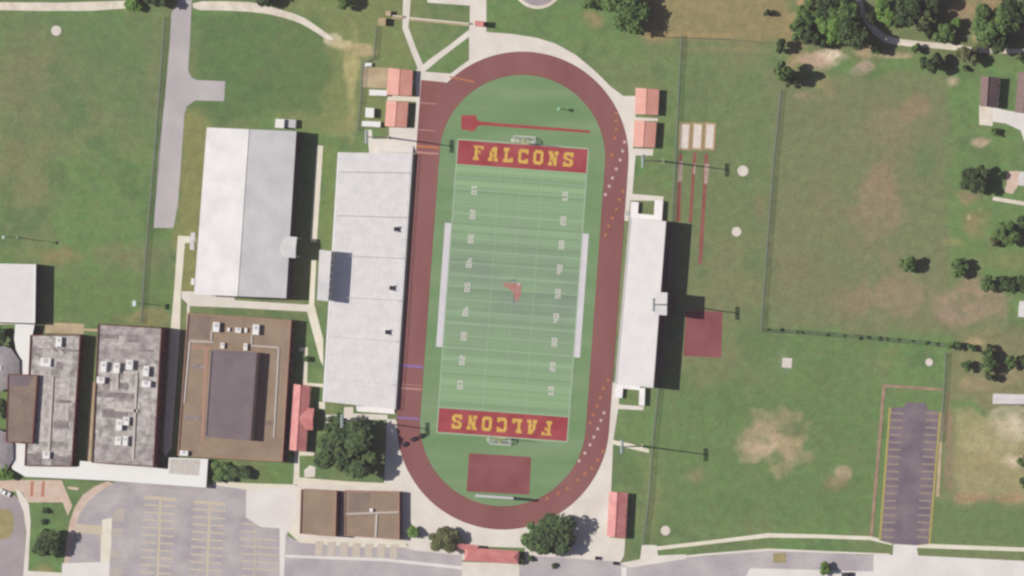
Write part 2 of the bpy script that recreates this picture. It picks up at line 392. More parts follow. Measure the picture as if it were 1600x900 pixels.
    mow = 0.5 + 0.5 * np.sin((px * math.cos(TH) + py * math.sin(TH)) / 9.0)
    col *= (1 + 0.05 * (mow - 0.5) * (px < 255))[..., None]
    col *= (1.13 + 0.13 * rng.rand(*gx.shape))[..., None]
    v = np.stack([gx.ravel(), gy.ravel(), np.zeros(gx.size)], 1)
    i = (np.arange(ny - 1)[:, None] * nx + np.arange(nx - 1)[None, :]).ravel()
    f = np.stack([i, i + 1, i + nx + 1, i + nx], 1)
    me = bpy.data.meshes.new('ground')
    me.vertices.add(len(v)); me.vertices.foreach_set('co', v.ravel())
    me.loops.add(f.size); me.loops.foreach_set('vertex_index', f.ravel().astype(np.int32))
    me.polygons.add(len(f)); me.polygons.foreach_set('loop_start', np.arange(0, f.size, 4, dtype=np.int32))
    me.update(calc_edges=True)
    at = me.attributes.new('turf', 'FLOAT_COLOR', 'POINT')
    c4 = np.ones((len(v), 4), np.float32); c4[:, :3] = np.clip(col.reshape(-1, 3), 0, 0.9)
    at.data.foreach_set('color', c4.ravel())
    me.materials.append(ground_material())
    o = bpy.data.objects.new('ground', me); COL.objects.link(o); o['kind'] = 'structure'
make_ground()

# ------------------------------------------------------------------ roads, paths and paved areas
sheet('gravel_path', 'gravel', [(-90, 3), (100, 4), (196, 1), (199, 13), (140, 17), (60, 17), (-90, 14)])
sheet('gravel_path', 'gravel', [(300, 2), (360, 2), (402, 4), (430, 13), (470, 24), (500, 44), (524, 62), (513, 63), (490, 48), (465, 34), (430, 24), (400, 19), (345, 16), (303, 16)], smooth=1)
sheet('road', 'drive', [(284, -8), (300, -8), (297, 60), (294, 110), (299, 121), (308, 125), (352, 127), (350, 158), (305, 157), (292, 166), (288, 180), (284, 240), (278, 320), (271, 356), (240, 356), (248, 240), (258, 150), (266, 60), (268, 20)])
sheet('gravel_path', 'gravel', [(1334, -6), (1346, -6), (1352, 22), (1378, 52), (1400, 60), (1440, 65), (1490, 68), (1530, 76), (1690, 77), (1690, 85), (1530, 83), (1480, 77), (1400, 71), (1373, 63), (1345, 28)], smooth=1)
sheet('pavement', 'plaza', [(735, -8), (760, -8), (760, 50), (800, 53), (838, 59), (868, 68), (900, 86), (930, 111), (955, 136), (974, 150), (995, 150), (993, 183), (1028, 185), (1028, 189), (991, 189), (989, 232), (1021, 233), (1020, 243), (993, 243), (988, 303), (1037, 307), (1036, 314), (985, 313), (982, 345), (950, 345), (930, 180), (820, 100), (760, 100), (733, 104), (733, 60)])
sheet('pavement', 'plaza', [(950, 595), (968, 600), (967, 632), (1006, 635), (1005, 641), (966, 639), (958, 690), (955, 765), (953, 840), (977, 842), (975, 868), (968, 880), (820, 872), (820, 856), (722, 853), (690, 848), (656, 835), (638, 812), (628, 775), (600, 754), (603, 700), (605, 655), (617, 655), (650, 700), (720, 780), (800, 805), (890, 770), (930, 690)])
sheet('pavement', 'plaza', [(651, 107), (662, 112), (704, 115), (735, 92), (737, 104), (712, 120), (700, 129), (662, 129), (658, 240), (577, 241), (573, 203), (581, 203), (582, 217), (608, 217), (608, 199), (648, 199), (651, 150), (649, 126)])
sheet('path', 'path', [(606, 149), (655, 151), (654, 159), (605, 157)])
sheet('path', 'plaza', [(630, -6), (642, -6), (640, 25), (638, 42), (650, 75), (664, 108), (655, 112), (644, 85), (629, 45), (629, 28)])
sheet('path', 'plaza', [(736, 44), (736, 55), (690, 90), (661, 114), (652, 108), (672, 92), (700, 72)])
sheet('path', 'plaza', [(667, -6), (737, -6), (737, 9), (668, 4)])
circ = [(840 + 39 * math.cos(a), -24 + 38 * math.sin(a)) for a in np.linspace(0, 2 * math.pi, 40, endpoint=False)]
sheet('pavement', 'gravel', circ)
sheet('pavement', 'loop', [(840 + 34 * math.cos(a), -24 + 33 * math.sin(a)) for a in np.linspace(0, 2 * math.pi, 40, endpoint=False)])
# campus walks
sheet('path', 'path', [(495, 227), (505, 228), (495, 378), (485, 378)])
sheet('path', 'path', [(487, 407), (494, 407), (491, 476), (483, 476)])
sheet('path', 'path', [(477, 476), (491, 475), (505, 530), (505, 572), (500, 562)])
sheet('path', 'plaza', [(284, 455), (366, 457), (367, 469), (480, 476), (480, 487), (370, 481), (296, 478), (284, 466)])
sheet('path', 'path', [(278, 368), (306, 370), (306, 378), (289, 380), (283, 455), (281, 520), (268, 700), (258, 715), (255, 700), (266, 520), (272, 455)])
sheet('path', 'path', [(293, 468), (297, 468), (294, 540), (290, 540)])
sheet('path', 'path', [(468, 543), (481, 543), (480, 598), (505, 600), (505, 605), (473, 604), (474, 549), (468, 549)])
sheet('path', 'plaza', [(507, 648), (537, 648), (538, 636), (552, 636), (552, 646), (605, 648), (606, 656), (551, 655), (550, 673), (541, 673), (540, 666), (509, 665)])
sheet('path', 'path', [(498, 628), (508, 628), (508, 640), (499, 638)])
sheet('path', 'path', [(461, 705), (491, 706), (491, 712), (468, 712), (468, 746), (540, 752), (606, 755), (612, 764), (540, 761), (465, 757), (458, 757)])
sheet('pavement', 'plaza', [(475, 735), (484, 727), (493, 730), (492, 745), (476, 746)])
sheet('pavement', 'plaza', [(464, 757), (634, 760), (644, 850), (464, 848)])
sheet('pavement', 'plaza', [(634, 838), (660, 836), (726, 852), (726, 876), (640, 862)])
sheet('pavement', 'path', [(333, 752), (385, 755), (460, 757), (468, 763), (468, 842), (630, 845), (640, 858), (560, 856), (470, 850), (384, 768), (333, 764)])
sheet('pavement', 'white_conc', [(384, 767), (462, 760), (466, 800), (449, 832), (442, 900), (436, 900), (437, 826), (406, 823), (384, 808)])
sheet('pavement', 'tan', [(72, 504), (131, 506), (131, 522), (70, 520)])
sheet('path', 'tan', [(130, 513), (153, 514), (153, 518), (130, 517)])
sheet('path', 'tan', [(143, 596), (149, 596), (141, 728), (134, 728)])
sheet('path', 'path', [(-90, 500), (24, 501), (24, 507), (-90, 506)])
sheet('pavement', 'tan', [(568, 105), (607, 106), (606, 138), (566, 136)])
# south-west: paving, loop road and the big parking lot
sheet('pavement', 'pink', [(-90, 757), (22, 750), (96, 750), (113, 790), (106, 806), (98, 785), (42, 785), (34, 768), (-90, 766)])
sheet('pavement', 'redpave', [(48, 752), (53, 752), (52, 775), (47, 775)])
sheet('pavement', 'redpave', [(66, 752), (70, 752), (69, 776), (64, 776)])
sheet('path', 'pink', [(106, 760), (123, 762), (122, 766), (106, 764)])
sheet('road', 'loop', [(-90, 766), (20, 771), (34, 786), (40, 812), (38, 870), (36, 990), (-90, 990)], smooth=1)
sheet('lawn', 'island', [(-90, 796), (10, 793), (22, 805), (22, 828), (12, 845), (-90, 848)], smooth=1)
sheet('path', 'plaza', [(24, 765), (32, 768), (45, 788), (48, 815), (44, 892), (100, 895), (172, 879), (172, 905), (36, 905), (41, 830), (37, 800), (30, 783)])
arc_o = [(168, 752), (148, 760), (130, 773), (117, 792), (109, 815), (105, 840), (100, 880)]
arc_i = [(108, 880), (113, 850), (117, 825), (125, 802), (138, 783), (156, 768), (182, 757)]
sheet('path', 'pink', arc_o + arc_i)
sheet('parking_lot', 'lot', [(182, 752), (320, 756), (385, 765), (384, 808), (406, 823), (438, 826), (436, 990), (172, 990), (172, 880), (108, 880), (113, 850), (117, 825), (125, 802), (138, 783), (156, 768)])
sheet('path', 'path', [(160, 812), (175, 809), (174, 850), (171, 885), (157, 880), (158, 830)])
sheet('pavement', 'white_conc', [(97, 880), (171, 878), (170, 990), (95, 990)])
for k, (y0, y1) in enumerate([(794, 814), (825, 838), (859, 871), (888, 905)]):
    x = 176 - k * 1.5
    pts = [(x, y0), (x + 18, y0 + 1), (x + 17, y1), (x - 1, y1)]
    if k == 0: pts = [(175, 805), (181, 796), (188, 793), (195, 795), (194, 815), (174, 815)]
    sheet('painted_island', mat('tan_hatching', (192, 182, 172), (184, 176, 170), 0.4, fine=0.06), pts)
sheet('painted_island', 'stall', [(118, 818), (160, 822), (159, 836), (116, 832)])
def lotmarks():
    b = MB()
    def bar(x0, y0, x1, y1, w):
        a, c = P(x0, y0), P(x1, y1); d = (c - a).normalized(); n = Vector((-d.y, d.x, 0)) * w * S / 2
        b.poly([a + n, c + n, c - n, a - n])
        for i in range(4): b.v[-1 - i] = (b.v[-1 - i][0], b.v[-1 - i][1], zz[0])
    z0 = layer([(215, 770), (440, 930)]); zz = [z0]; LAID.append((215, 770, 440, 930, z0 + 0.03))
    for xs, y0, xe, hw in ((251, 778, 243, 25), (328, 785, 320, 25)):
        zz[0] = z0 + 0.006; bar(xs, y0, xe, 985, 4.0)
        zz[0] = z0 + 0.012
        bar(xs - hw, y0 - 1, xs + hw, y0 + 3, 5.5)
        y = y0 + 12
        while y < 980:
            x = xs + (xe - xs) * (y - y0) / (900 - y0)
            bar(x - hw, y - 1.5, x - 2, y, 2.6); bar(x + 2, y, x + hw, y + 1.6, 2.6); y += 11.7
    zz[0] = z0 + 0.018
    bar(400, 820, 395, 985, 1.6)
    zz[0] = z0 + 0.024
    y = 818
    while y < 980:
        bar(377, y, 399, y + 1.5, 2.2)
        if y > 835: bar(401, y + 1, 434, y + 3, 2.2)
        y += 11.7
    return b.build('stall_markings', M['stall'])
lm = lotmarks(); lm['kind'] = 'structure'
sheet('road', 'road', [(443, 834), (470, 848), (560, 855), (632, 855), (648, 860), (722, 868), (724, 990), (440, 990)])
sheet('road_marking', 'white_conc', [(437, 826), (447, 828), (444, 905), (437, 905)])
sheet('road_marking', 'white_conc', [(446, 867), (600, 872), (724, 885), (724, 890), (600, 877), (446, 871)])
b = MB(); zz = layer([(490, 842), (625, 875)])
for k in range(7):
    x = 493 + k * 19.5; y = 846 + k * 0.8
    b.poly([(q.x, q.y, zz) for q in xy([(x, y), (x + 12, y), (x + 11, y + 22), (x - 1, y + 22)])])
o = b.build('stall_markings', mat('tan_stall_paint', (208, 198, 186), (200, 190, 178), 0.4, fine=0.06)); o['kind'] = 'structure'
sheet('road', 'road', [(812, 876), (832, 868), (968, 878), (985, 884), (1070, 872), (1200, 860), (1365, 868), (1365, 893), (1260, 890), (1172, 888), (1120, 990), (810, 990)])
sheet('pavement', 'plaza', [(722, 878), (812, 880), (812, 932), (722, 932)])
sheet('road_marking', 'white_conc', [(971, 886), (979, 886), (978, 990), (970, 990)])
sheet('pavement', 'plaza', [(1003, 851), (1026, 852), (1028, 868), (1072, 866), (1072, 873), (985, 887), (968, 880), (1000, 874)])
sheet('path', 'path', [(1026, 854), (1120, 843), (1200, 833), (1280, 835), (1360, 838), (1394, 847), (1394, 852), (1360, 844), (1280, 841), (1200, 840), (1120, 849), (1026, 860)])
sheet('kerb', 'plaza', [(1028, 872), (1100, 865), (1200, 857), (1290, 861), (1390, 865), (1390, 868), (1290, 864), (1200, 860.5), (1100, 868.5), (1028, 876)])
sheet('road', 'white_conc', [(1365, 867), (1395, 867), (1396, 850), (1432, 852), (1435, 868), (1690, 881), (1690, 990), (1120, 990), (1172, 888), (1260, 890), (1365, 893)])
sheet('path', 'path', [(1432, 849), (1690, 859), (1690, 865), (1432, 856)])
sheet('path', 'path', [(956, 687), (985, 693), (1014, 702), (1014, 708), (985, 701), (957, 694)])
sheet('road_patch', 'island', [(1208, 864), (1228, 864), (1228, 880), (1208, 879)])
# east parking lot
sheet('parking_lot', 'purple', [(1392, 637), (1412, 636), (1417, 628), (1446, 630), (1450, 640), (1468, 643), (1451, 850), (1432, 852), (1396, 850), (1376, 845)])
b = MB(); zz = layer([(1374, 640), (1466, 848)])
for k in range(18):
    y = 645 + k * 11.4
    xl = 1392 - 16 * (y - 640) / 205; xr = 1467 - 16 * (y - 640) / 205
    for a, c in ((xl + 1, xl + 20), (xr - 20, xr - 1)):
        b.poly([(q.x, q.y, zz) for q in xy([(a, y - 1.5), (c, y - .6), (c, y + 2.4), (a, y + 1.5)])])
o = b.build('stall_markings', M['stall2']); o['kind'] = 'structure'
sheet('kerb', 'yellow', [(1389, 637), (1392.5, 637), (1376.5, 845), (1373, 845)])
sheet('kerb', 'yellow', [(1467.5, 643), (1471, 643), (1454, 850), (1450.5, 850)])
sheet('path', 'pinkdirt', [(1379, 600), (1476, 607), (1476, 611), (1384, 605), (1364, 838), (1359, 838)])
sheet('path', 'tan', [(1471, 645), (1475, 645), (1468, 776), (1462, 776)])
# house drives
sheet('driveway', 'gravel', [(1530, 164), (1551, 166), (1551, 197), (1530, 195)])
sheet('driveway', 'white_conc', [(1551, 167), (1570, 172), (1690, 192), (1690, 232), (1602, 225), (1595, 204), (1572, 193), (1551, 190)])
sheet('pavement', 'pink', [(1572, 268), (1592, 267), (1592, 288), (1582, 303), (1569, 300), (1573, 288)])
sheet('path', 'gravel', [(1552, 307), (1690, 330), (1690, 336), (1551, 313)])

# ------------------------------------------------------------------ stadium: turf, track, markings
def stadium(r, st, n=48):
    pts = [FP(r * math.cos(a), -st - r * math.sin(a)) for a in np.linspace(0, math.pi, n)]
    pts += [FP(-r * math.cos(a), st + r * math.sin(a)) for a in np.linspace(0, math.pi, n)]
    return pts
Z0 = layer([(625, 78), (970, 830)])
field = sheet('football_field', 'turf', stadium(131, 208), z=Z0)
bt = MB()
inn, out = stadium(129.5, 208), stadium(166, 208)
zt = Z0 + 0.02
n = len(inn)
vs = [(q.x, q.y, zt) for q in xy(inn)] + [(q.x, q.y, zt) for q in xy(out)]
bt.add(vs, [(i, (i + 1) % n, n + (i + 1) % n, n + i)[::-1] for i in range(n)])
bt.poly([(q.x, q.y, zt - 0.006) for q in xy([FP(-166.3, -318), FP(-129, -317), FP(-129, -190), FP(-166.3, -190)])])
track = bt.build('running_track', M['track']); track['kind'] = 'structure'
zl = zt + 0.01
b = MB()
for k in range(1, 8):
    r = 129.5 + 36.5 * k / 8
    a, c = stadium(r - 0.28, 208, 40), stadium(r + 0.28, 208, 40); n = len(a)
    b.add([(q.x, q.y, zl) for q in xy(a)] + [(q.x, q.y, zl) for q in xy(c)], [(i, (i + 1) % n, n + (i + 1) % n, n + i)[::-1] for i in range(n)])
b.build('lane_line', M['laneline'], track)
def fquad(b, u0, v0, u1, v1, z): b.poly([(q.x, q.y, z) for q in xy([FP(u0, v0), FP(u1, v0), FP(u1, v1), FP(u0, v1)])])
def marks(name, m, quads, z, parent):
    b = MB()
    for q in quads: fquad(b, *q, z)
    return b.build(name, M[m], parent)
def uv(px, py):
    dx, dy = px - 801, py - 454
    return dx * math.cos(TH) + dy * math.sin(TH), -dx * math.sin(TH) + dy * math.cos(TH)
z2 = zl + 0.008
marks('start_line', 'orangemark', [(-166, -216, -131, -212.5)], z2, track)
marks('start_line', 'pinkmark', [(-166, -206.5, -131, -203), (-166, 163, -131, 166), (-166, 158, -131, 159), (-166, -283, -140, -281.5), (-166, -241, -138, -239.5)], z2, track)
marks('start_line', 'purplemark', [(-166, 127, -131, 131.5), (-166, 209, -131, 212.5)], z2, track)
sq = []
for (x, y) in [(973, 236), (969, 250), (963, 264), (957, 278), (952, 291), (946, 304), (976, 222), (944, 645), (939, 657), (934, 670), (928, 683), (922, 695), (914, 708), (905, 720)]:
    u, v = uv(x, y); sq.append((u - 2, v - 2.3, u + 2, v + 2.3))
marks('lane_mark', 'whitemark', sq, z2, track)
sq = []
for (x, y) in [(963, 177), (963, 189), (963, 202), (961, 216), (956, 242), (974, 299), (968, 312), (963, 327), (957, 341), (951, 353), (946, 367), (950, 594), (943, 607), (938, 621), (933, 634), (927, 648), (922, 661), (942, 705), (934, 719), (925, 732), (914, 740), (903, 750), (887, 763), (872, 771), (855, 779)]:
    u, v = uv(x, y); sq.append((u - 1.9, v - 2.1, u + 1.9, v + 2.1))
marks('lane_mark', 'orangemark', sq, z2, track)
# exchange-zone stripe on the north-west bend
b = MB(); b.poly([(q.x, q.y, z2) for q in xy([(703, 119), (742, 127), (742, 129.5), (702, 121)])]); b.build('exchange_mark', M['orangemark'], track)

zf = Z0 + 0.012
yd = 3.81                                         # a yard in photo pixels
ln = []
for k in range(0, 21):
    v = -190.5 + k * 5 * yd
    ln.append((-101, v - .38, 101, v + .38))
marks('yard_line', 'line', ln, zf, field)
marks('side_line', 'line', [(-103, -192, -101.4, 192), (101.4, -192, 103, 192), (-103, -229.5, -101.4, -192.4), (101.4, -229.5, 103, -192.4), (-103, 192.4, -101.4, 229.5), (101.4, 192.4, 103, 229.5), (-101.2, -230.5, 101.2, -228.8), (-101.2, 228.8, 101.2, 230.5)], zf + 0.004, field)
hs = []
for k in range(100):
    v = -190.5 + k * yd
    for u in (-34, 34): hs.append((u - 0.9, v - .3, u + 0.9, v + .3))
hs += [(-33.3, -190, -32.9, 190), (32.9, -190, 33.3, 190), (-0.2, -190, 0.2, 190)]
marks('hash_mark', 'line', hs, zf + 0.008, field)
marks('sideline_border', 'sideline', [(-113, -98, -103.2, 96)], zf + 0.012, field)
marks('sideline_border', 'sideline', [(103.2, -97, 112.5, 97)], zf + 0.012, field)
FONT = {'F': ["1111111", "0110011", "0110000", "0111100", "0110100", "0110000", "0110000", "1111000", "1111000"],
        'A': ["0001110", "0011110", "0011110", "0110110", "0110110", "0111110", "0110110", "1110111", "1110111"],
        'L': ["1111000", "1111000", "0110000", "0110000", "0110000", "0110000", "0110011", "1111111", "1111111"],
        'C': ["0111111", "1111111", "1100011", "1100000", "1100000", "1100000", "1100011", "1111111", "0111111"],
        'O': ["0111110", "1111111", "1100011", "1100011", "1100011", "1100011", "1100011", "1111111", "0111110"],
        'N': ["1110111", "1110111", "0111010", "0111010", "0111110", "0101110", "0101110", "1110110", "1110110"],
        'S': ["0111111", "1111111", "1100011", "1110000", "0111110", "0000111", "1100011", "1111111", "1111110"],
        '0': ["111", "101", "101", "101", "111"], '1': ["010", "110", "010", "010", "111"], '2': ["111", "001", "111", "100", "111"],
        '3': ["111", "001", "111", "001", "111"], '4': ["101", "101", "111", "001", "001"], '5': ["111", "100", "111", "001", "111"]}
def glyph(b, ch, cx, cy, ax, ay, w, h, z):
    """ax: reading direction, ay: downwards, both in field coordinates"""
    rows = FONT[ch]; nr, nc = len(rows), len(rows[0])
    for r, row in enumerate(rows):
        c = 0
        while c < nc:
            if row[c] == '1':
                e = c
                while e < nc and row[e] == '1': e += 1
                pts = []
                for (i, j) in ((c, r), (e, r), (e, r + 1), (c, r + 1)):
                    x = (i / nc - .5) * w; y = (j / nr - .5) * h
                    pts.append(FP(cx + ax[0] * x + ay[0] * y, cy + ax[1] * x + ay[1] * y))
                b.poly([(q.x, q.y, z) for q in xy(pts)]); c = e
            else: c += 1
for sgn in (-1, 1):
    ez = marks('end_zone', 'endzone', [(-101.2, min(sgn * 191.2, sgn * 228.6), 101.2, max(sgn * 191.2, sgn * 228.6))], zf + 0.004, field)
    ez['label'] = 'red end zone with gold FALCONS lettering' + (', read from the south' if sgn < 0 else ', upside down in the picture')
    b = MB(); d = -sgn
    for i, ch in enumerate('FALCONS'):
        glyph(b, ch, d * (-69 + i * 23.5), sgn * 210.5, (d, 0), (0, d), 15.5, 22.5, zf + 0.012)
    b.build('lettering', M['gold'], ez)
for side in (-1, 1):
    for k, t in enumerate(['10', '20', '30', '40', '50', '40', '30', '20', '10']):
        v = -152.4 + k * 38.1; b = MB()
        ax = (0, side * -1.0) ; ay = (side * 1.0, 0)
        # numbers read from the near sideline; the two digits straddle the yard line
        for i, ch in enumerate(t):
            glyph(b, ch, side * 71, v + ax[1] * (i - .5) * 8.2, ax, ay, 6.2, 8.4, zf + 0.02)
        b.build('yard_number', M['numeral'], field)
# a red bird in a dive painted on midfield
b = MB()
bird = [(784, 441.5), (790, 440), (798, 440.5), (806, 442), (809.5, 441), (813, 440.5), (815.5, 443), (815, 448), (816, 456), (814, 463), (811, 470), (807, 474.5), (805, 470), (803.5, 461), (801, 456.5), (797, 453), (792, 449.5), (786, 446.5)]
b.poly([(q.x, q.y, zf + 0.02) for q in xy([(803 + (x - 803) * .9, 455 + (y - 455) * .9) for x, y in bird])])
em = b.build('bird_emblem', M['birdred'], field)
b = MB()
b.poly([(q.x, q.y, zf + 0.026) for q in xy([(808.4, 442.2), (812.4, 441.5), (813.4, 444.6), (810.2, 446.9), (808, 445)])])
b.build('head', M['whitemark'], em)
b = MB()
for pts in ([(801, 457.5), (803.5, 462), (804.5, 470), (802, 475), (801.5, 466)], [(788, 438.5), (806, 439.8), (808, 436), (798, 437)]):
    b.poly([(q.x, q.y, zf + 0.026) for q in xy(pts)])
b.build('feathers', M['birdgrey'], em)
# pole-vault box and strip in the north turf, high-jump apron in the south turf
z3 = zf + 0.006
vault = sheet('runway', 'endzone', [(721, 180), (744, 180), (745, 187), (752, 190), (922, 204), (922, 208), (752, 195.5), (744, 199), (744, 202), (738, 206), (733, 204), (721, 202)], z=z3)
sheet('jumping_apron', 'jump', [(733, 708), (830, 714), (827, 773), (729, 768)], z=z3)
sheet('jumping_apron', 'jump', [(1072, 485), (1129, 487), (1127, 559), (1068, 556)])
for pts in ([(1061, 240), (1066, 240), (1063, 346), (1056, 346)], [(1083, 238), (1088, 238), (1081, 348), (1076, 348)], [(1101, 240), (1107, 240), (1097, 412), (1091, 412)]):
    sheet('runway', 'runway', pts)
for pts in ([(1061, 252), (1066.5, 252), (1065, 284), (1059, 284)], [(1101, 256), (1108, 256), (1106, 287), (1100, 287)], [(1084, 255), (1087.6, 255), (1086, 272), (1083, 272)]):
    sheet('worn_runway', mat('worn_runway', (188, 166, 158), (170, 140, 132), 0.5, fine=0.1), pts)

# ------------------------------------------------------------------ buildings
def windows(b, pts, h, z0=1.0, wh=1.5, ww=1.8, gap=3.6, storeys=1):
    """glazed openings standing a little proud of each wall; the second material of the wall"""
    pts = [Vector((p[0], p[1])) for p in pts]
    a = sum(pts[i].x * pts[(i + 1) % len(pts)].y - pts[(i + 1) % len(pts)].x * pts[i].y for i in range(len(pts)))
    if a < 0: pts = pts[::-1]
    b.cur = 1
    for i in range(len(pts)):
        p, q = pts[i], pts[(i + 1) % len(pts)]
        L = (q - p).length; d = (q - p).normalized(); rz = math.atan2(d.y, d.x); k = int((L - 2) / gap)
        nrm = Vector((d.y, -d.x))
        for s in range(storeys):
            zc = z0 + wh / 2 + s * h / storeys
            for j in range(k):
                c = p + d * ((j + .5) * L / k)
                b.box((c.x + nrm.x * 0.0, c.y + nrm.y * 0.0, zc), (ww, 0.10, wh), rz)
    b.cur = 0
def flat_building(name, label, pts, h, wall='brick', roof='greyroof', parapet=0.5, cat='school building', storeys=1, cop=None, thick=0.35, win=True):
    top = [Vector((q.x, q.y)) for q in xy(pts, h)]
    c = sum(top, Vector((0, 0))) / len(top)
    t = thing(name, label, cat, (c.x, c.y, 0))
    zr = h - parapet
    b = MB(); b.prism(top, 0, zr, top=False)
    if win: windows(b, top, h, storeys=storeys)
    b.build('wall', [M[wall], M['glass']], t)
    ins = inset(top, thick - 0.02)
    b = MB(); b.poly([(p.x, p.y, zr - 0.03) for p in ins]); rf = b.build('roof', M[roof], t)
    o_, i_ = inset(top, 0), inset(top, thick); n = len(o_)
    b = MB()
    for z, flip in ((h, False),):
        b.add([(p.x, p.y, h) for p in o_] + [(p.x, p.y, h) for p in i_], [(i, (i + 1) % n, n + (i + 1) % n, n + i) for i in range(n)])
    b.add([(p.x, p.y, zr) for p in o_] + [(p.x, p.y, h) for p in o_], [(i, (i + 1) % n, n + (i + 1) % n, n + i) for i in range(n)])
    b.add([(p.x, p.y, zr - .05) for p in i_] + [(p.x, p.y, h) for p in i_], [(i, n + i, n + (i + 1) % n, (i + 1) % n) for i in range(n)])
    b.build('parapet', M[cop or wall], t)
    return t, rf, zr
def patches(rf, zr, items):
    """repairs and stains with a shape of their own, lying on the roof"""
    for k, (m, pts) in enumerate(items):
        b = MB(); z = zr + 0.005 + 0.006 * k
        b.poly([(q.x, q.y, z) for q in xy(pts, zr)]); b.build('roof_patch', M[m], rf)
def ruv(x0, y0, x1, y1): return [(x0, y0), (x1, y0 + (x1 - x0) * .05), (x1, y1 + (x1 - x0) * .05), (x0, y1)]
def roof_unit(parent, px, py, wx, wy, h, zr, name='rooftop_unit', m='unit'):
    p = P(px, py, zr + h); wx *= S; wy *= S
    b = MB(); b.box((p.x, p.y, zr + h / 2 + .12), (wx, wy, h - .24), -TH)
    b.box((p.x, p.y, zr + 0.06), (wx * .8, wy * .8, .14), -TH)
    o = b.build(name, M[m], parent)
    if name == 'rooftop_unit' and min(wx, wy) > 1.4:
        b = MB(); b.tube((p.x, p.y + wy * .18, zr + h), (p.x, p.y + wy * .18, zr + h + .12), min(wx, wy) * .3, n=12); b.build('fan', M['alumgrey'], o)
    return o
def duct(parent, a, c, w, zr, h=0.35, m='duct', name='duct'):
    p, q = P(*a, zr), P(*c, zr); d = q - p
    b = MB(); b.box(((p.x + q.x) / 2, (p.y + q.y) / 2, zr + h / 2 + .02), (d.length, w * S, h), math.atan2(d.y, d.x)); return b.build(name, M[m], parent)

def gable(name, label, pts, eave, ridge, roof, wall, cat, axis='ns', over=0.35, group=None, hip=0.0, door=None):
    """pts: eave corners NW, NE, SE, SW as seen in the photo"""
    nw, ne, se, sw = [P(x, y, eave) for x, y in pts]
    c = (nw + ne + se + sw) / 4
    t = thing(name, label, cat, (c.x, c.y, 0), group)
    walls = inset([nw, ne, se, sw], over)
    if axis == 'ns': a, d = (nw + ne) / 2, (sw + se) / 2; sides = ((nw, sw), (ne, se))
    else: a, d = (nw + sw) / 2, (ne + se) / 2; sides = ((nw, ne), (sw, se))
    a, d = a.copy(), d.copy(); dr = (d - a) * hip; a += dr; d -= dr; a.z = d.z = ridge
    b = MB(); b.prism(walls, 0, eave - .05, top=False)
    if not hip:                                   # gable ends
        for e, (l, r) in ((a, (sides[0][0], sides[1][0])), (d, (sides[0][1], sides[1][1]))):
            m_ = Vector((c.x, c.y, 0)); sh = (Vector((m_.x, m_.y, e.z)) - e); sh.z = 0; sh = sh.normalized() * over
            q = [l + sh, r + sh, e + sh]; b.add([(v.x, v.y, v.z - .08) for v in q], [(0, 1, 2), ])
    windows(b, walls, eave, z0=0.9, wh=1.1, ww=1.0, gap=4.0)
    b.build('wall', [M[wall], M['glass']], t)
    b = MB(); th = Vector((0, 0, .14))
    s0, s1 = sides
    for (p, q), flip in ((s0, 0), (s1, 1)):
        top = [p, q, d, a]; vs = [v for v in top] + [v - th for v in top]
        b.add(vs, [(0, 1, 2, 3), (7, 6, 5, 4), (0, 4, 5, 1), (1, 5, 6, 2), (3, 7, 4, 0)])
    if hip:
        b.add([s0[0], s1[0], a], [(0, 1, 2)]); b.add([s0[1], s1[1], d], [(0, 1, 2)])
    rf = b.build('roof', M[roof], t)
    b = MB(); b.tube(a + Vector((0, 0, .02)), d + Vector((0, 0, .02)), .13, n=6); b.build('ridge_cap', M[roof], rf)
    if door:
        i0, i1, w, hh = door
        p, q = walls[i0], walls[i1]; m_ = (p + q) / 2; dd = (q - p).normalized()
        b = MB(); b.box((m_.x, m_.y, hh / 2), (w, .16, hh), math.atan2(dd.y, dd.x)); b.build('door', M['alumgrey'], t)
    return t

# white metal gymnasium
gy = gable('gymnasium', 'large gymnasium with white and grey two-slope metal roof west of the bleachers', [(323, 199), (463, 205), (447, 466), (303, 460)], 6.2, 8.9, 'metalroof', 'shadewall', 'gymnasium', over=0.2)
def porch(parent, cx, cy, wx, wy, h, m='metalroof', peak=0.8):
    p = P(cx, cy, h); hx, hy = wx * S / 2, wy * S / 2
    rot = Matrix.Rotation(-TH, 3, 'Z')
    q = lambda x, y, z: p + rot @ Vector((x, y, z))
    b = MB()
    b.add([q(-hx, -hy, 0), q(hx, -hy, 0), q(hx, hy, 0), q(-hx, hy, 0), q(-hx, 0, peak), q(hx, 0, peak)], [(0, 1, 5, 4), (2, 3, 4, 5), (1, 2, 5), (3, 0, 4), (3, 2, 1, 0)])
    for sx in (-.85, .85):
        for sy in (-.85, .85):
            f = q(sx * hx, sy * hy, 0); b.tube((f.x, f.y, 0), (f.x, f.y, f.z), .14)
    return b.build('porch', M[m], parent)
porch(gy, 452, 386, 22, 33, 6.4)
porch(gy, 301, 377, 7, 27, 3.2)
roof_unit(gy, 437, 193, 14, 14, 3.0, 0, 'condenser', 'unit')
p_ = P(452, 193, 1.8); b = MB(); b.box((p_.x, p_.y, .9), (20 * S, 13 * S, 1.8), -TH); b.build('yard_enclosure', M['alumgrey'], gy)
roof_unit(gy, 301, 440, 5, 10, 1.5, 0, 'meter_cabinet', 'unit')

wb, rf, zr = flat_building('flat_roof_hall', 'plain white flat-roofed hall cut by the left edge', [(-45, 411), (56, 413), (54, 505), (-45, 502)], 5.0, 'shadewall', 'alum2', 0.25, 'hall', cop='unit')
duct(wb, (56, 412), (54.5, 505), 1.2, 4.75, 0.3, 'unit', 'gutter')

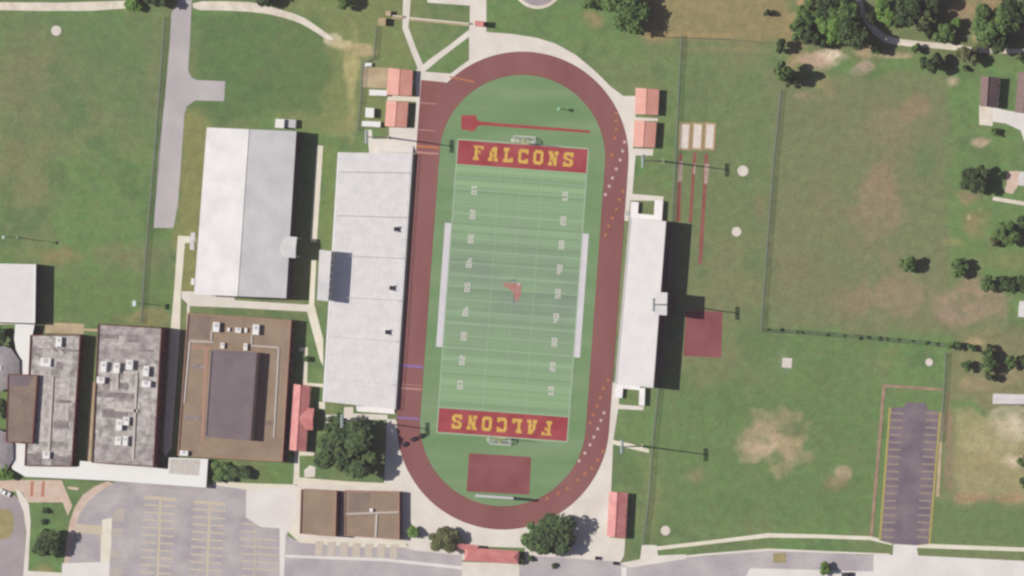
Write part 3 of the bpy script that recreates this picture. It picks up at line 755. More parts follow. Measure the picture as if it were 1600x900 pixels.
bA, rf, zr = flat_building('classroom_block', 'grey stained flat roof block beside the brown-roofed annex', [(47, 523), (126, 523), (112, 729), (38, 728)], 4.3, 'brick', 'stained', 0.4, storeys=1)
patches(rf, zr, [('palepatch', ruv(52, 527, 72, 540)), ('darkpatch', ruv(48, 543, 92, 547)), ('darkpatch', ruv(96, 545, 124, 549)), ('palepatch', ruv(104, 527, 123, 543)), ('palepatch', ruv(66, 545, 84, 575)), ('darkpatch', ruv(88, 565, 98, 578)),
    ('palepatch', [(62, 575), (80, 575), (78, 690), (58, 690)]), ('palepatch', [(86, 592), (110, 593), (109, 624), (86, 623)]), ('darkpatch', ruv(87, 624, 111, 629)), ('palepatch', ruv(84, 630, 107, 656)), ('darkpatch', ruv(84, 658, 107, 669)),
    ('palepatch', ruv(86, 671, 103, 689)), ('palepatch', ruv(82, 704, 112, 709)), ('darkpatch', [(42, 708), (66, 710), (64, 727), (42, 727)]), ('palepatch', ruv(50, 697, 78, 706)), ('darkpatch', ruv(80, 712, 110, 727))])
roof_unit(bA, 91.5, 534, 9, 15, 1.3, zr)
roof_unit(bA, 71, 566, 16, 13, 1.0, zr)
roof_unit(bA, 72, 711, 11, 11, 1.2, zr)
duct(bA, (83, 588), (77, 702), 3.0, zr); duct(bA, (86, 540), (100, 552), 2.0, zr)

bB, rf, zr = flat_building('classroom_block', 'grey flat-roofed school block covered with white rooftop units', [(153, 506), (253, 512), (240, 730), (143, 723)], 6.8, 'brick', 'stained', 0.4, storeys=2)
patches(rf, zr, [('greyroof', [(154, 508), (251, 514), (248, 562), (152, 560)]), ('darkpatch', ruv(155, 521, 190, 528)), ('darkpatch', ruv(198, 523, 220, 534)), ('darkpatch', ruv(215, 545, 240, 549)), ('palepatch', ruv(158, 533, 195, 540)), ('palepatch', ruv(186, 524, 198, 545)),
    ('palepatch', [(157, 627), (218, 629), (218, 640), (157, 638)]), ('palepatch', ruv(222, 624, 236, 645)), ('palepatch', ruv(228, 645, 236, 678)), ('palepatch', [(150, 655), (156, 655), (154, 707), (149, 707)]), ('darkpatch', ruv(153, 612, 214, 620)), ('darkpatch', [(160, 640), (200, 642), (198, 655), (160, 652)]),
    ('greyroof', [(150, 693), (238, 697), (238, 722), (148, 719)]), ('darkpatch', ruv(160, 596, 200, 606)), ('palepatch', [(172, 596), (186, 597), (185, 610), (172, 609)])])
for (x, y, w, hh) in [(161.5, 573, 9, 16), (182, 575, 9, 16), (202, 570, 10.5, 15), (228, 580, 8.5, 16), (157, 594, 12, 10), (228, 600, 14, 10), (186, 664, 9, 16), (197, 658, 9, 13), (184.5, 689, 9, 13), (195.5, 689, 8, 15)]:
    roof_unit(bB, x, y, w, hh, 1.5, zr)
duct(bB, (170, 581), (216, 583), 4, zr); duct(bB, (214, 584), (208, 718), 3.5, zr); duct(bB, (184, 584), (184, 608), 3, zr); duct(bB, (180, 640), (216, 642), 5, zr)

bC, rf, zr = flat_building('classroom_block', 'brown flat-roofed school block with a raised mauve roof in its middle', [(293, 489), (455, 500), (441, 722), (277, 712)], 4.4, 'brick', 'brownroof', 0.35, cop='coping')
patches(rf, zr, [('darkpatch', ruv(300, 569, 321, 576)), ('darkpatch', ruv(288, 649, 314, 656)), ('brownroof2', [(296, 492), (330, 494), (326, 530), (294, 528)]), ('brownroof2', ruv(412, 656, 428, 664)), ('coping', [(297, 540), (330, 542), (330, 545), (297, 544)]), ('coping', [(320, 545), (325, 545), (318, 690), (314, 690)])])
up = [(328, 547), (407, 552), (397, 688), (320, 682)]
zz = 7.7
top = [Vector((q.x, q.y)) for q in xy([(330, 547), (401, 551), (391, 688), (321, 682)], zz)]
b = MB(); b.prism(top, zr - .1, zz - .25, top=False); rw = b.build('raised_hall', M['tanwall'], bC)
b = MB(); b.poly([(p.x, p.y, zz - .24) for p in inset(top, .05)]); b.build('roof', M['mauveroof'], rw)
o_, i_ = inset(top, -.08), inset(top, .3); n = len(o_); b = MB()
b.add([(p.x, p.y, zz) for p in o_] + [(p.x, p.y, zz) for p in i_], [(i, (i + 1) % n, n + (i + 1) % n, n + i) for i in range(n)])
b.add([(p.x, p.y, zz - .4) for p in o_] + [(p.x, p.y, zz) for p in o_], [(i, (i + 1) % n, n + (i + 1) % n, n + i) for i in range(n)])
b.build('coping', M['mauveroof'], rw)
for (x, y, w, hh, q) in [(337.5, 511, 10, 15, 1.5), (399.5, 515, 10, 16, 1.5), (357, 515, 4, 6, .7), (372, 516, 9, 8, .8), (384, 516, 4, 7, .7), (347.5, 540, 6, 9, .9), (383.5, 542, 6, 11, .9), (287, 708, 13, 8, 1.2)]:
    roof_unit(bC, x, y, w, hh, q, zr)
for a, c in (((297, 533), (334, 534.5)), ((331, 517), (330, 534)), ((394, 523), (393, 540)), ((393, 540), (436, 543)), ((436, 543), (428, 684)), ((297, 533), (288, 630))):
    duct(bC, a, c, 2.2, zr, .2, 'duct', 'conduit')

an, rf, zr = flat_building('school_annex', 'dark brown tar-roofed annex on the west side of the stained grey block', [(12, 584), (59, 586), (51, 693), (9, 691)], 5.6, 'brick', 'brownroof2', 0.2)
patches(rf, zr, [('mauveroof', [(15, 586), (50, 588), (44, 604), (14, 602)])])

def domed(name, label, px, py, rx, ry, h, peak, n=10):
    c = P(px, py, h); t = thing(name, label, 'school building', (c.x, c.y, 0))
    ring = [(c.x + rx * S * math.cos(2 * math.pi * (i + .5) / n), c.y + ry * S * math.sin(2 * math.pi * (i + .5) / n)) for i in range(n)]
    b = MB(); b.prism(ring, 0, h, top=False); windows(b, ring, h, gap=3.0, ww=1.4); b.build('wall', [M['brick'], M['glass']], t)
    b = MB(); vs = []
    for k, f in enumerate((1.04, .75, .4)):
        z = h + peak * (1 - f * f / 1.08)
        vs += [(c.x + (x - c.x) * f, c.y + (y - c.y) * f, z) for x, y in ring]
    fs = []
    for k in range(2): fs += [(k * n + i, k * n + (i + 1) % n, (k + 1) * n + (i + 1) % n, (k + 1) * n + i) for i in range(n)]
    fs.append(tuple(range(2 * n, 3 * n))); b.add(vs, fs); rf = b.build('roof', M['greydome'], t)
    b = MB()
    for i in range(n): b.tube(vs[i], vs[2 * n + i], .1, n=5)
    b.build('rib', M['duct'], rf)
    b = MB(); b.box((c.x, c.y, h + peak * .95), (rx * S * .5, ry * S * .2, .4)); b.build('vent', M['alumgrey'], rf)
domed('round_building', 'many-sided building with a grey ribbed roof above the dark annex', -3, 575, 34, 36, 3.6, 1.6)
domed('round_building', 'many-sided building with a grey ribbed roof below the dark annex', -9, 706, 30, 36, 3.6, 1.6)

bD, rf, zr = flat_building('classroom_block', 'low brown-roofed building beside the stall-lined drive, its lower eastern part', [(538, 766), (624, 768), (624, 843), (538, 837)], 3.2, 'brick', 'brownroof', 0.25, cop='coping')
patches(rf, zr, [('brownroof2', [(545, 770), (578, 770), (576, 800), (545, 798)])])
duct(bD, (541, 803), (623, 800), 2.4, zr, .25); duct(bD, (589, 803), (587, 840), 3.2, zr, .25); roof_unit(bD, 580, 797, 5, 5, .8, zr)
bE, rf, zr = flat_building('classroom_block', 'brown-roofed building beside the stall-lined drive, its taller western part', [(470, 764), (526, 767), (524, 838), (468, 834)], 5.3, 'brick', 'brownroof', 0.4, cop='coping')

# red metal roofs
gable('red_roof_shed', 'pink-red roofed shed by the chute of the track, nearer the brown pad', [(607, 106), (645, 110), (643, 150), (604, 148)], 2.3, 3.0, 'redroof', 'tanwall', 'shed', door=(1, 2, 2.4, 2.0))
gable('red_roof_shed', 'pink-red roofed shed directly north of the home bleachers', [(604, 157), (638, 160), (635, 199), (601, 197)], 2.3, 3.0, 'redroof', 'tanwall', 'shed', door=(1, 2, 2.4, 2.0))
gable('red_roof_shed', 'pink-red roofed shed on the north-east bend of the track', [(993, 137), (1030, 140), (1028, 180), (992, 178)], 2.3, 3.0, 'redroof', 'tanwall', 'shed', door=(0, 3, 2.4, 2.0))
gable('red_roof_shed', 'pink-red roofed shed beside the three sand pits', [(991, 188), (1026, 191), (1023, 231), (989, 229)], 2.3, 3.0, 'redroof', 'tanwall', 'shed', door=(0, 3, 2.4, 2.0))
gable('red_roof_shed', 'long narrow red roofed shed at the south-east bend of the track', [(952, 768), (981, 770), (977, 841), (948, 838)], 2.5, 3.7, 'redroof2', 'tanwall', 'shed', door=(0, 3, 2.4, 2.0))
tk = gable('ticket_building', 'red roofed entrance building on the street south of the track', [(727, 855), (811, 861), (810, 881), (725, 876)], 2.8, 3.7, 'redroof2', 'tanwall', 'entrance building', axis='ew', hip=0.08)
wing = [P(x, y, 2.6) for x, y in ((714, 849), (748, 852), (747, 862), (713, 858))]
wa, wc = (wing[0] + wing[3]) / 2, (wing[1] + wing[2]) / 2; wa.z = wc.z = 3.3
b = MB(); b.add(wing + [wa, wc], [(0, 1, 5, 4), (3, 2, 5, 4), (0, 3, 4), (1, 2, 5)])
wr = b.build('side_roof', M['redroof2'], tk)
b = MB(); b.prism(inset(wing, .4), 0, 2.6, top=False); b.build('wall', M['tanwall'], wr)
rb = gable('red_roof_hall', 'long red roofed building with a cross gable west of the bleachers', [(459, 600), (485, 603), (478, 706), (452, 703)], 2.7, 3.9, 'redroof2', 'tanwall', 'building')
def cross_gable(parent, pts, eave, ridge, m):
    nw, ne, se, sw = [P(x, y, eave) for x, y in pts]
    a, d = (nw + sw) / 2, (ne + se) / 2; a.z = d.z = ridge
    b = MB(); b.add([nw, ne, se, sw, a, d], [(0, 1, 5, 4), (3, 2, 5, 4), (1, 2, 5)]); return b.build('cross_gable', M[m], parent)
cross_gable(rb, [(468, 637), (491, 638), (489, 672), (465, 671)], 2.85, 4.0, 'redroof2')

# covered walkway along the south of the campus
def canopy(name, label, pts, h, m='unit', th=.3):
    top = [Vector((q.x, q.y)) for q in xy(pts, h)]; c = sum(top, Vector((0, 0))) / len(top)
    t = thing(name, label, 'covered walkway', (c.x, c.y, 0))
    b = MB(); b.prism(top, h - th, h, bottom=True); b.build('roof', M[m], t)
    ins = inset(top, .5)
    n = len(ins)
    for i in range(n):
        p, q = ins[i], ins[(i + 1) % n]; k = max(1, int((q - p).length / 6))
        for j in range(k):
            r = p + (q - p) * (j / k); b = MB(); b.tube((r.x, r.y, 0), (r.x, r.y, h - th), .09, n=6); b.build('post', M['steel'], t)
    return t
cw = canopy('covered_walkway', 'long white flat canopy running below the three school blocks', [(20, 691), (42, 694), (41, 728), (124, 729), (125, 720), (215, 728), (262, 733), (264, 715), (325, 717), (322, 762), (250, 757), (170, 751), (40, 745), (19, 733), (16, 708)], 2.8)
canopy('covered_walkway', 'short white walkway roof joining the white hall to the ribbed-roof building', [(24, 506), (54, 507), (51, 522), (48, 585), (30, 585), (33, 562), (25, 547), (22, 530)], 2.8)
p_ = [(q.x, q.y, 2.815) for q in xy([(266, 717), (313, 718), (311, 743), (264, 740)], 2.8)]
b = MB(); b.poly(p_); b.build('deck_panel', mat('grey_deck', (206, 201, 197), (198, 192, 188), .3), cw)

# ------------------------------------------------------------------ grandstands
def grandstand(label, nw, ne, se, sw, h_low, h_high, high_side, rows, deck='alum', back='alumgrey', name='grandstand'):
    """corners as seen; the low edge is by the track"""
    hw = h_high if high_side == 'w' else h_low; he = h_low if high_side == 'w' else h_high
    A, B_, C_, D_ = P(*nw, hw), P(*ne, he), P(*se, he), P(*sw, hw)
    if high_side == 'w': lo0, lo1, hi0, hi1 = B_, C_, A, D_
    else: lo0, lo1, hi0, hi1 = A, D_, B_, C_
    c = (A + B_ + C_ + D_) / 4
    t = thing(name, label, 'grandstand', (c.x, c.y, 0))
    b = MB(); flat = lambda v, z: Vector((v.x, v.y, z))
    for k in range(rows):                                            # stepped decks with their risers
        f0, f1 = k / rows, (k + 1) / rows; z = h_low + (h_high - h_low) * k / max(1, rows - 1)
        a0, a1 = flat(lo0.lerp(hi0, f0), z), flat(lo1.lerp(hi1, f0), z); b0, b1 = flat(lo0.lerp(hi0, f1), z), flat(lo1.lerp(hi1, f1), z)
        b.poly([a0, a1, b1, b0])
        zp = z - (h_high - h_low) / max(1, rows - 1) if k else 0.0
        b.add([flat(a0, zp), flat(a1, zp), a1, a0], [(0, 1, 2, 3)])
        b.add([flat(a0, 0), a0, b0, flat(b0, 0)], [(0, 1, 2, 3)]); b.add([flat(a1, 0), a1, b1, flat(b1, 0)], [(0, 1, 2, 3)])
    b.build('seating_deck', M[deck], t)
    b = MB(); d = (hi0 - lo0).normalized() * .12
    b.prism([hi0 - d * .2, hi1 - d * .2, hi1 + d, hi0 + d], 0, h_high + 0.05); b.build('back_wall', M[back], t)
    b = MB()
    for q in (0.95, 0.55): b.tube(flat(lo0 - d * 1.0, h_low + q), flat(lo1 - d * 1.0, h_low + q), .05, n=6)
    L = (lo1 - lo0).length; k = int(L / 4)
    for i in range(k + 1):
        p = (lo0 - d * 1.0).lerp(lo1 - d * 1.0, i / k); b.tube(flat(p, h_low - .3), flat(p, h_low + .95), .045, n=5)
    b.build('front_rail', M['steel'], t)
    return t, (lo0, lo1, hi0, hi1)
HW = 6.0
ws, (l0, l1, h0, h1) = grandstand('wide white home bleachers on the west side of the track', (528, 238), (645, 240), (618, 640), (504, 627), 1.5, HW, 'w', 33)
flat = lambda v, z: Vector((v.x, v.y, z))
def on_stand(fu, fv, z=0): # fu along, fv up
    p = l0.lerp(l1, fu).lerp(h0.lerp(h1, fu), fv); return flat(p, 1.5 + (HW - 1.5) * fv + z)
for fu in (0.075, 0.25, 0.41, 0.575, 0.735, 0.905):                   # stairways between the seating blocks
    b = MB(); a, c = on_stand(fu, .05, .1), on_stand(fu + .003, .97, .1); d = c - a
    ang = math.atan2(d.y, d.x); n_ = Vector((-math.sin(ang), math.cos(ang), 0))
    for s in (-.13, .13):
        b.tube(a + n_ * s + Vector((0, 0, .55)), c + n_ * s + Vector((0, 0, .55)), .05, n=5)
    for j in range(9):
        q = a.lerp(c, j / 8); b.tube(q, q + Vector((0, 0, .55)), .05, n=5)
    b.build('stair_rail', M['alum'], ws)
for (x, y) in [(619, 358), (612, 450), (605.5, 519)]:                  # doorways through the front rows
    p = P(x, y, 2.5); b = MB(); b.box((p.x, p.y, 1.6), (1.7, 1.6, 2.0), -TH)
    o = b.build('entry_portal', M['blackish'], ws)
    b = MB()
    for sy in (-1, 1): b.box((p.x + math.sin(TH) * sy * .95, p.y + sy * .95, 1.75), (1.9, .22, 2.4), -TH)
    b.build('portal_wall', M['alum'], o)
def press_box(parent, pts, zb, h, m='whitewall'):
    top = [Vector((q.x, q.y)) for q in xy(pts, h)]
    b = MB(); b.prism(top, zb, h - .15, top=False)
    ws_ = inset(top, 0); windows(b, ws_, 3, z0=h - 2.2, wh=1.1, ww=1.6, gap=2.2)
    o = b.build('press_box', [M[m], M['glass']], parent)
    b = MB(); b.prism(inset(top, -.2), h - .15, h, bottom=True); b.build('roof', M['metalroof'], o)
    return o
press_box(ws, [(500, 391), (517, 393), (512, 470), (496, 468)], 0, 10.6)
sd = P(560, 640, 1.0); b = MB()
for k in range(4): b.prism([(q.x, q.y) for q in xy([(558, 634 + k * 2.2), (617, 638 + k * 2.2), (617, 640.2 + k * 2.2), (558, 636.2 + k * 2.2)])], 0, 1.1 - k * .28)
b.build('access_stair', M['alum'], ws)
b = MB()
for k in range(4): b.prism([(q.x, q.y) for q in xy([(590, 237 - k * 3), (646, 239 - k * 3), (646, 236 - k * 3), (590, 234 - k * 3)])], 0, 1.1 - k * .28)
b.build('access_stair', M['white_conc'], ws)

HE = 7.2
es, (l0, l1, h0, h1) = grandstand('narrow white visitor bleachers on the east side of the track', (984, 340), (1041, 346), (1021, 606), (961, 600), 1.0, HE, 'e', 28, 'alum2', 'shadewall')  # solid back wall, its dark tone stands for the shaded open frame
press_box(es, [(1025, 457), (1042, 458), (1041, 492), (1023, 491)], 0, 10.6, 'shadewall')
b = MB()
walk = lambda pts, h: b.prism([(q.x, q.y) for q in xy(pts, h)], h - .25, h, bottom=True)
walk([(1023, 313), (1036, 314), (1034, 346), (1021, 345)], 1.6); walk([(986, 315), (998, 316), (996, 341), (984, 340)], 1.25); walk([(990, 333), (1022, 336), (1021, 346), (989, 343)], 1.4)
for (x, y) in [(1024, 315), (1034, 315), (997, 318), (987, 318)]:
    q = P(x, y, 1.2); b.tube((q.x, q.y, 0), (q.x, q.y, 1.1), .1, n=6)
b.build('access_ramp', M['alum'], es)
b = MB()
walk([(999, 606), (1008, 606), (1007, 634), (998, 633)], 1.6); walk([(962, 600), (974, 601), (972, 622), (960, 621)], 1.25); walk([(972, 600), (1000, 604), (1000, 610), (972, 607)], 1.4)
for (x, y) in [(1000, 630), (1006, 630), (963, 618), (970, 618)]:
    q = P(x, y, 1.2); b.tube((q.x, q.y, 0), (q.x, q.y, 1.1), .1, n=6)
b.build('access_ramp', M['alum'], es)
p_ = P(981, 333, 1.4); b = MB(); b.box((p_.x, p_.y, .7), (1.5, 1.8, 1.4), -TH); b.build('utility_cabinet', M['steel'], es)

# ------------------------------------------------------------------ floodlights, goals, small things
def floodlight(label, px, py, h=24.0):
    t = thing('floodlight_mast', label, 'floodlight', P(px, py), 'floodlights round the stadium')
    o = P(px, py)
    b = MB(); b.tube(o, o + Vector((0, 0, h)), .34, .16, n=10); b.build('mast', M['steel'], t)
    b = MB(); b.tube(o + Vector((0, 0, 0)), o + Vector((0, 0, .5)), .6, n=12); b.build('footing', M['path'], t)
    for q in (0, -0.75):
        b = MB(); b.box(o + Vector((0, 0, h + q)), (.16, 4.8, .16)); arm = b.build('crossarm', M['steel'], t)
        for k in range(6):
            y = -2.1 + k * .84; b = MB()
            b.tube(o + Vector((-.2, y, h + q + .2)), o + Vector((-.65, y, h + q - .05)), .26, .36, n=10); b.build('lamp', M['lamp'], arm)
    return t
fl = floodlight('tall floodlight mast with twin lamp bars near the three sand pits', 1037, 252)
dup(fl, P(1004, 697), 'tall floodlight mast on the grass strip south of the visitor bleachers')
dup(fl, P(1053, 476), 'tall floodlight mast behind the visitor press box')
dup(fl, P(607, 215), 'tall floodlight mast between the home bleachers and the red roofed shed')
dup(fl, P(569, 657), 'tall floodlight mast over the large oak south of the home bleachers')
def post_light(name, label, px, py, h, head=1.0, cat='lamp post'):
    o = P(px, py); t = thing(name, label, cat, o)
    b = MB(); b.tube(o, o + Vector((0, 0, h)), .16, .09, n=8); b.build('pole', M['steel'], t)
    b = MB(); b.box(o + Vector((0, 0, h + .1)), (head, head * 1.6, .35)); b.build('lamp_head', M['lamp'], t)
    b = MB(); b.tube(o, o + Vector((0, 0, .4)), .35, n=10); b.build('footing', M['path'], t)
post_light('lamp_post', 'lamp post on the lawn north of the grey school blocks', 223, 474, 9.0, 1.3)
post_light('utility_pole', 'thin pole on the west meadow above the white hall', 27, 371, 14.5, .7, 'utility pole')
def goal(label, u, v, face):
    c = FW(u, v); t = thing('goal_post', label, 'goal post', c, 'football goals')
    ex = (FW(1, 0) - FW(0, 0)).normalized(); ey = (FW(0, 1) - FW(0, 0)).normalized() * face   # ey: away from the field
    b = MB(); b.tube(c + ey * 1.6, c + ey * 1.6 + Vector((0, 0, 2.0)), .32, n=10); b.build('base_pad', M['goalpad'], t)
    b = MB(); b.tube(c + ey * 1.6 + Vector((0, 0, 2.0)), c + ey * .9 + Vector((0, 0, 2.9)), .12); b.tube(c + ey * .9 + Vector((0, 0, 2.9)), c + Vector((0, 0, 3.05)), .12); b.build('gooseneck', M['goalpad'], t)
    b = MB(); b.tube(c - ex * 3.56 + Vector((0, 0, 3.05)), c + ex * 3.56 + Vector((0, 0, 3.05)), .15); b.build('crossbar', M['goalpad'], t)
    for s in (-1, 1):
        b = MB(); q = c + ex * 3.56 * s; b.tube(q + Vector((0, 0, 3.05)), q + Vector((0, 0, 9.1)), .13, .1); b.build('upright', M['goalpad'], t)
goal('thin football goal post with a yellow pad behind the north end zone', 4, -231, -1)
goal('thin football goal post with a yellow pad behind the south end zone', 0, 231, 1)
def net_goal(label, u, v, face):
    c = FW(u, v); t = thing('soccer_goal', label, 'soccer goal', c, 'netted goals')
    ex = (FW(1, 0) - FW(0, 0)).normalized(); ey = (FW(0, 1) - FW(0, 0)).normalized() * face; z = Vector((0, 0, 1))
    w, hh, dp = 4.1, 2.5, 2.5; r = .17
    b = MB(); b.tube(c - ex * w + z * hh, c + ex * w + z * hh, r); b.build('crossbar', M['goalwhite'], t)
    for q in (-1, 1):
        p = c + ex * w * q
        b = MB(); b.tube(p, p + z * hh, r); b.build('post', M['goalwhite'], t)
        b = MB(); b.tube(p + z * .15, p + z * .15 + ey * dp, r); b.tube(p + z * hh, p + z * (hh - .1) + ey * (dp * .55), r); b.tube(p + z * (hh - .1) + ey * (dp * .55), p + z * .2 + ey * dp, r * .7); b.build('side_frame', M['goalwhite'], t)
    b = MB(); b.tube(c - ex * w + ey * dp + z * .15, c + ex * w + ey * dp + z * .15, r * .8); b.build('ground_bar', M['goalwhite'], t)
    b = MB()
    for k in range(29):
        p = c + ex * w * (k / 14 - 1)
        b.tube(p + z * hh, p + z * (hh - .1) + ey * dp * .55, .018, n=3); b.tube(p + z * (hh - .1) + ey * dp * .55, p + z * .2 + ey * dp, .018, n=3)
    for k in range(9):
        f = k / 8; p = ey * dp * .55 * f + z * (hh - .1 * f); b.tube(c - ex * w + p, c + ex * w + p, .018, n=3)
        p = ey * dp * (.55 + .45 * f) + z * (hh - .1 - (hh - .3) * f); b.tube(c - ex * w + p, c + ex * w + p, .018, n=3)
    b.build('net', M['goalwhite'], t)
net_goal('white netted goal standing behind the north end zone', 2, -231, -1)
net_goal('white netted goal standing behind the south end zone', -2, 231, 1)
def blob_box(label, px, py, rz):  # dark boxes added where shadow blobs lie on the track
    o = P(px, py, .5); o.z = 0; t = thing('shadow_blob_box', label, 'blob_box', o)
    b = MB(); b.box(o + Vector((0, 0, .75)), (1.9, 1.2, .7), rz); b.build('box_body', M['bin'], t)
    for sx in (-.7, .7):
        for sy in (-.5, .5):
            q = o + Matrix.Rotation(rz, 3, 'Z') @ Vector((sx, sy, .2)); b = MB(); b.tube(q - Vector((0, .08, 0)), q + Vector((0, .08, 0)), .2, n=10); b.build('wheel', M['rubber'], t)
blob_box('dark wheeled box added for a shadow blob on the outer lanes of the south-west bend', 632, 694, .5)
blob_box('dark wheeled box added for a shadow blob on the inner lanes of the south-west bend', 646, 686, .4)
blob_box('dark wheeled box added for a shadow blob on the turf edge by the south-west bend', 658, 681, .5)
def scoreboard():
    c = P(782, 776); t = thing('scoreboard', 'wide white-topped scoreboard panel behind the south red apron', 'scoreboard', c)
    ex = (FW(1, 0) - FW(0, 0)).normalized(); rz = math.atan2(ex.y, ex.x)
    b = MB(); b.box(c + Vector((0, 0, 5.0)), (14.0, .8, 3.6), rz); b.build('panel', M['scoreface'], t)
    b = MB(); b.box(c + Vector((0, 0, 6.98)), (14.3, .9, .36), rz); b.build('cap', M['alumgrey'], t)
    for k in (-5, 0, 5):
        b = MB(); q = c + ex * k; b.tube(q, q + Vector((0, 0, 3.25)), .2); b.build('post', M['steel'], t)
scoreboard()
def pad(label, px, py, r, square=False, m='sand'):
    t = thing('throwing_circle', label, 'throwing circle', P(px, py)); o = P(px, py)
    b = MB()
    if square: b.box(o + Vector((0, 0, .06)), (r * 2 * S, r * 2 * S, .12), -TH)
    else: b.tube(o, o + Vector((0, 0, .12)), r * S, n=28)
    b.build('slab', M[m], t)
    b = MB(); n = 32
    for i in range(n):
        a0, a1 = 2 * math.pi * i / n, 2 * math.pi * (i + 1) / n; rr = r * S * (.72 if not square else .6)
        b.tube(o + Vector((rr * math.cos(a0), rr * math.sin(a0), .13)), o + Vector((rr * math.cos(a1), rr * math.sin(a1), .13)), .04, n=4)
    b.build('rim', M['steel'], t)
pad('round pale concrete pad alone in the west meadow', 88, 48, 8)
pad('round pale concrete pad closest to the sand pits', 1161, 267, 8.5)
pad('round pale concrete pad east of the tall bleacher shadow', 1151, 362, 7.5)
pad('round pale concrete pad by the street corner south-east of the track', 1040, 829, 7.5)
pad('small round pale pad near the hedge corner', 1452, 566, 6)
pad('square pale pad in worn grass south of the hedge line', 1230, 567, 7.5, True)
def pit(label, x0, x1):
    c = P((x0 + x1) / 2, 213); t = thing('long_jump_pit', label, 'sand pit', c, 'long jump pits')
    q = xy([(x0 + 1, 194), (x1 + 1, 195), (x1 - 1, 232), (x0 - 1, 231)])
    b = MB(); b.poly([(p.x, p.y, .06) for p in q]); b.build('sand', M['sand'], t)
    o_, i_ = inset(q, -.75), inset(q, -.02); n = 4; b = MB()
    b.add([(p.x, p.y, .1) for p in o_] + [(p.x, p.y, .1) for p in i_] + [(p.x, p.y, 0) for p in o_], [(i, (i + 1) % n, n + (i + 1) % n, n + i) for i in range(n)] + [(2 * n + i, 2 * n + (i + 1) % n, (i + 1) % n, i) for i in range(n)])
    b.build('border', mat('pit_border', (180, 154, 116), None), t)
pit('white sand pit closest to the red roofed shed', 1064, 1076); pit('white sand pit between the two other pits', 1083.5, 1095.5); pit('white sand pit farthest from the red roofed shed', 1103, 1115)
def bench_roof(name, label, cat, pts, h, m='unit'):
    top = [Vector((q.x, q.y)) for q in xy(pts, h)]; c = sum(top, Vector((0, 0))) / len(top)
    t = thing(name, label, cat, (c.x, c.y, 0))
    b = MB(); b.prism(top, h - .15, h, bottom=True); b.build('roof', M[m], t)
    b = MB(); b.prism(inset(top, .25), 0, h - .15, top=False); b.build('wall', M['whitewall'], t)
    b = MB(); q = inset(top, .24); m_ = (q[0] + q[1]) / 2; d = q[1] - q[0]; b.box((m_.x, m_.y, .9), (min(1.2, d.length * .5), .12, 1.7), math.atan2(d.y, d.x)); b.build('door', M['alumgrey'], t)
bench_roof('storage_container', 'long low white container on the south edge of the brown pad', 'container', [(577, 140), (605, 141), (604, 150), (577, 149)], 1.6)
bench_roof('storage_container', 'long low white container north of the pale bleacher forecourt', 'container', [(566, 189), (595, 190), (594, 199), (565, 197)], 1.6)
bench_roof('storage_shed', 'bright white square shed west of the red roofed sheds', 'shed', [(571, 168), (584.5, 169), (584, 184), (570.5, 183)], 2.0)
bench_roof('storage_box', 'small white box at the fence end above the brown pad', 'box', [(569.5, 98), (581, 98.5), (580.5, 104), (569, 104)], 1.0)
o_ = P(878, 170.5); t = thing('training_post', 'pale green padded post with a small block head in the north turf', 'post', o_)
b = MB(); b.tube(o_, o_ + Vector((0, 0, 3.6)), .14, n=8); b.build('pole', M['steel'], t)
b = MB(); b.box(o_ + Vector((0, 0, 3.6)), (.9, 1.0, .9)); b.build('pad', M['post'], t)
# brick wall and gate at the north entrance
def brick_wall(label, a, c, h=1.1, w=.35):
    p, q = P(*a), P(*c); d = q - p; t = thing('brick_wall', label, 'wall', (p + q) / 2); rz = math.atan2(d.y, d.x)
    m_ = (p + q) / 2
    b = MB(); b.box((m_.x, m_.y, h / 2), (d.length, w, h), rz); b.build('wall', M['brick'], t)
    b = MB(); b.box((m_.x, m_.y, h + .05), (d.length + .1, w + .14, .1), rz); b.build('coping', M['path'], t)
brick_wall('long low brick wall between the two north walks', (642, 28), (734, 37)); brick_wall('short low brick wall west of the narrow north walk', (610, 24), (630, 26))
sheet('path', 'tan', [(612, 27), (632, 28), (632, 30), (612, 29.5)]); sheet('path', 'tan', [(640, 29), (734, 38.5), (734, 41), (640, 32)])
def pier(label, px, py, w, h):
    o = P(px, py); t = thing('brick_pier', label, 'gate pier', o)
    b = MB(); b.box(o + Vector((0, 0, h / 2)), (w, w, h), -TH); b.build('shaft', M['brick'], t)
    b = MB(); b.box(o + Vector((0, 0, h + .1)), (w + .25, w + .25, .2), -TH); b.build('cap', M['tan'], t)
pier('square brick pier at the top of the west fence', 600, 34, 2.6, 2.2); pier('brick pier beside the narrow north walk', 609, 21, 1.6, 1.6)
def gate():
    o = P(751, 37); t = thing('entrance_gate', 'red-roofed gate spanning the wide north walk', 'gate', o)
    b = MB()
    a, c = P(749, 33.5, 3.2), P(749, 41, 3.2)
    b.box(((a.x + c.x) / 2, (a.y + c.y) / 2, 3.2), (3.2, 2.2, .35), -TH); b.build('roof', M['redroof2'], t)
    for sx in (-1.4, 1.4):
        b = MB(); b.box(((a.x + c.x) / 2 + sx, (a.y + c.y) / 2, 1.5), (.45, 1.6, 3.0), -TH); b.build('pillar', M['brick'], t)
gate()
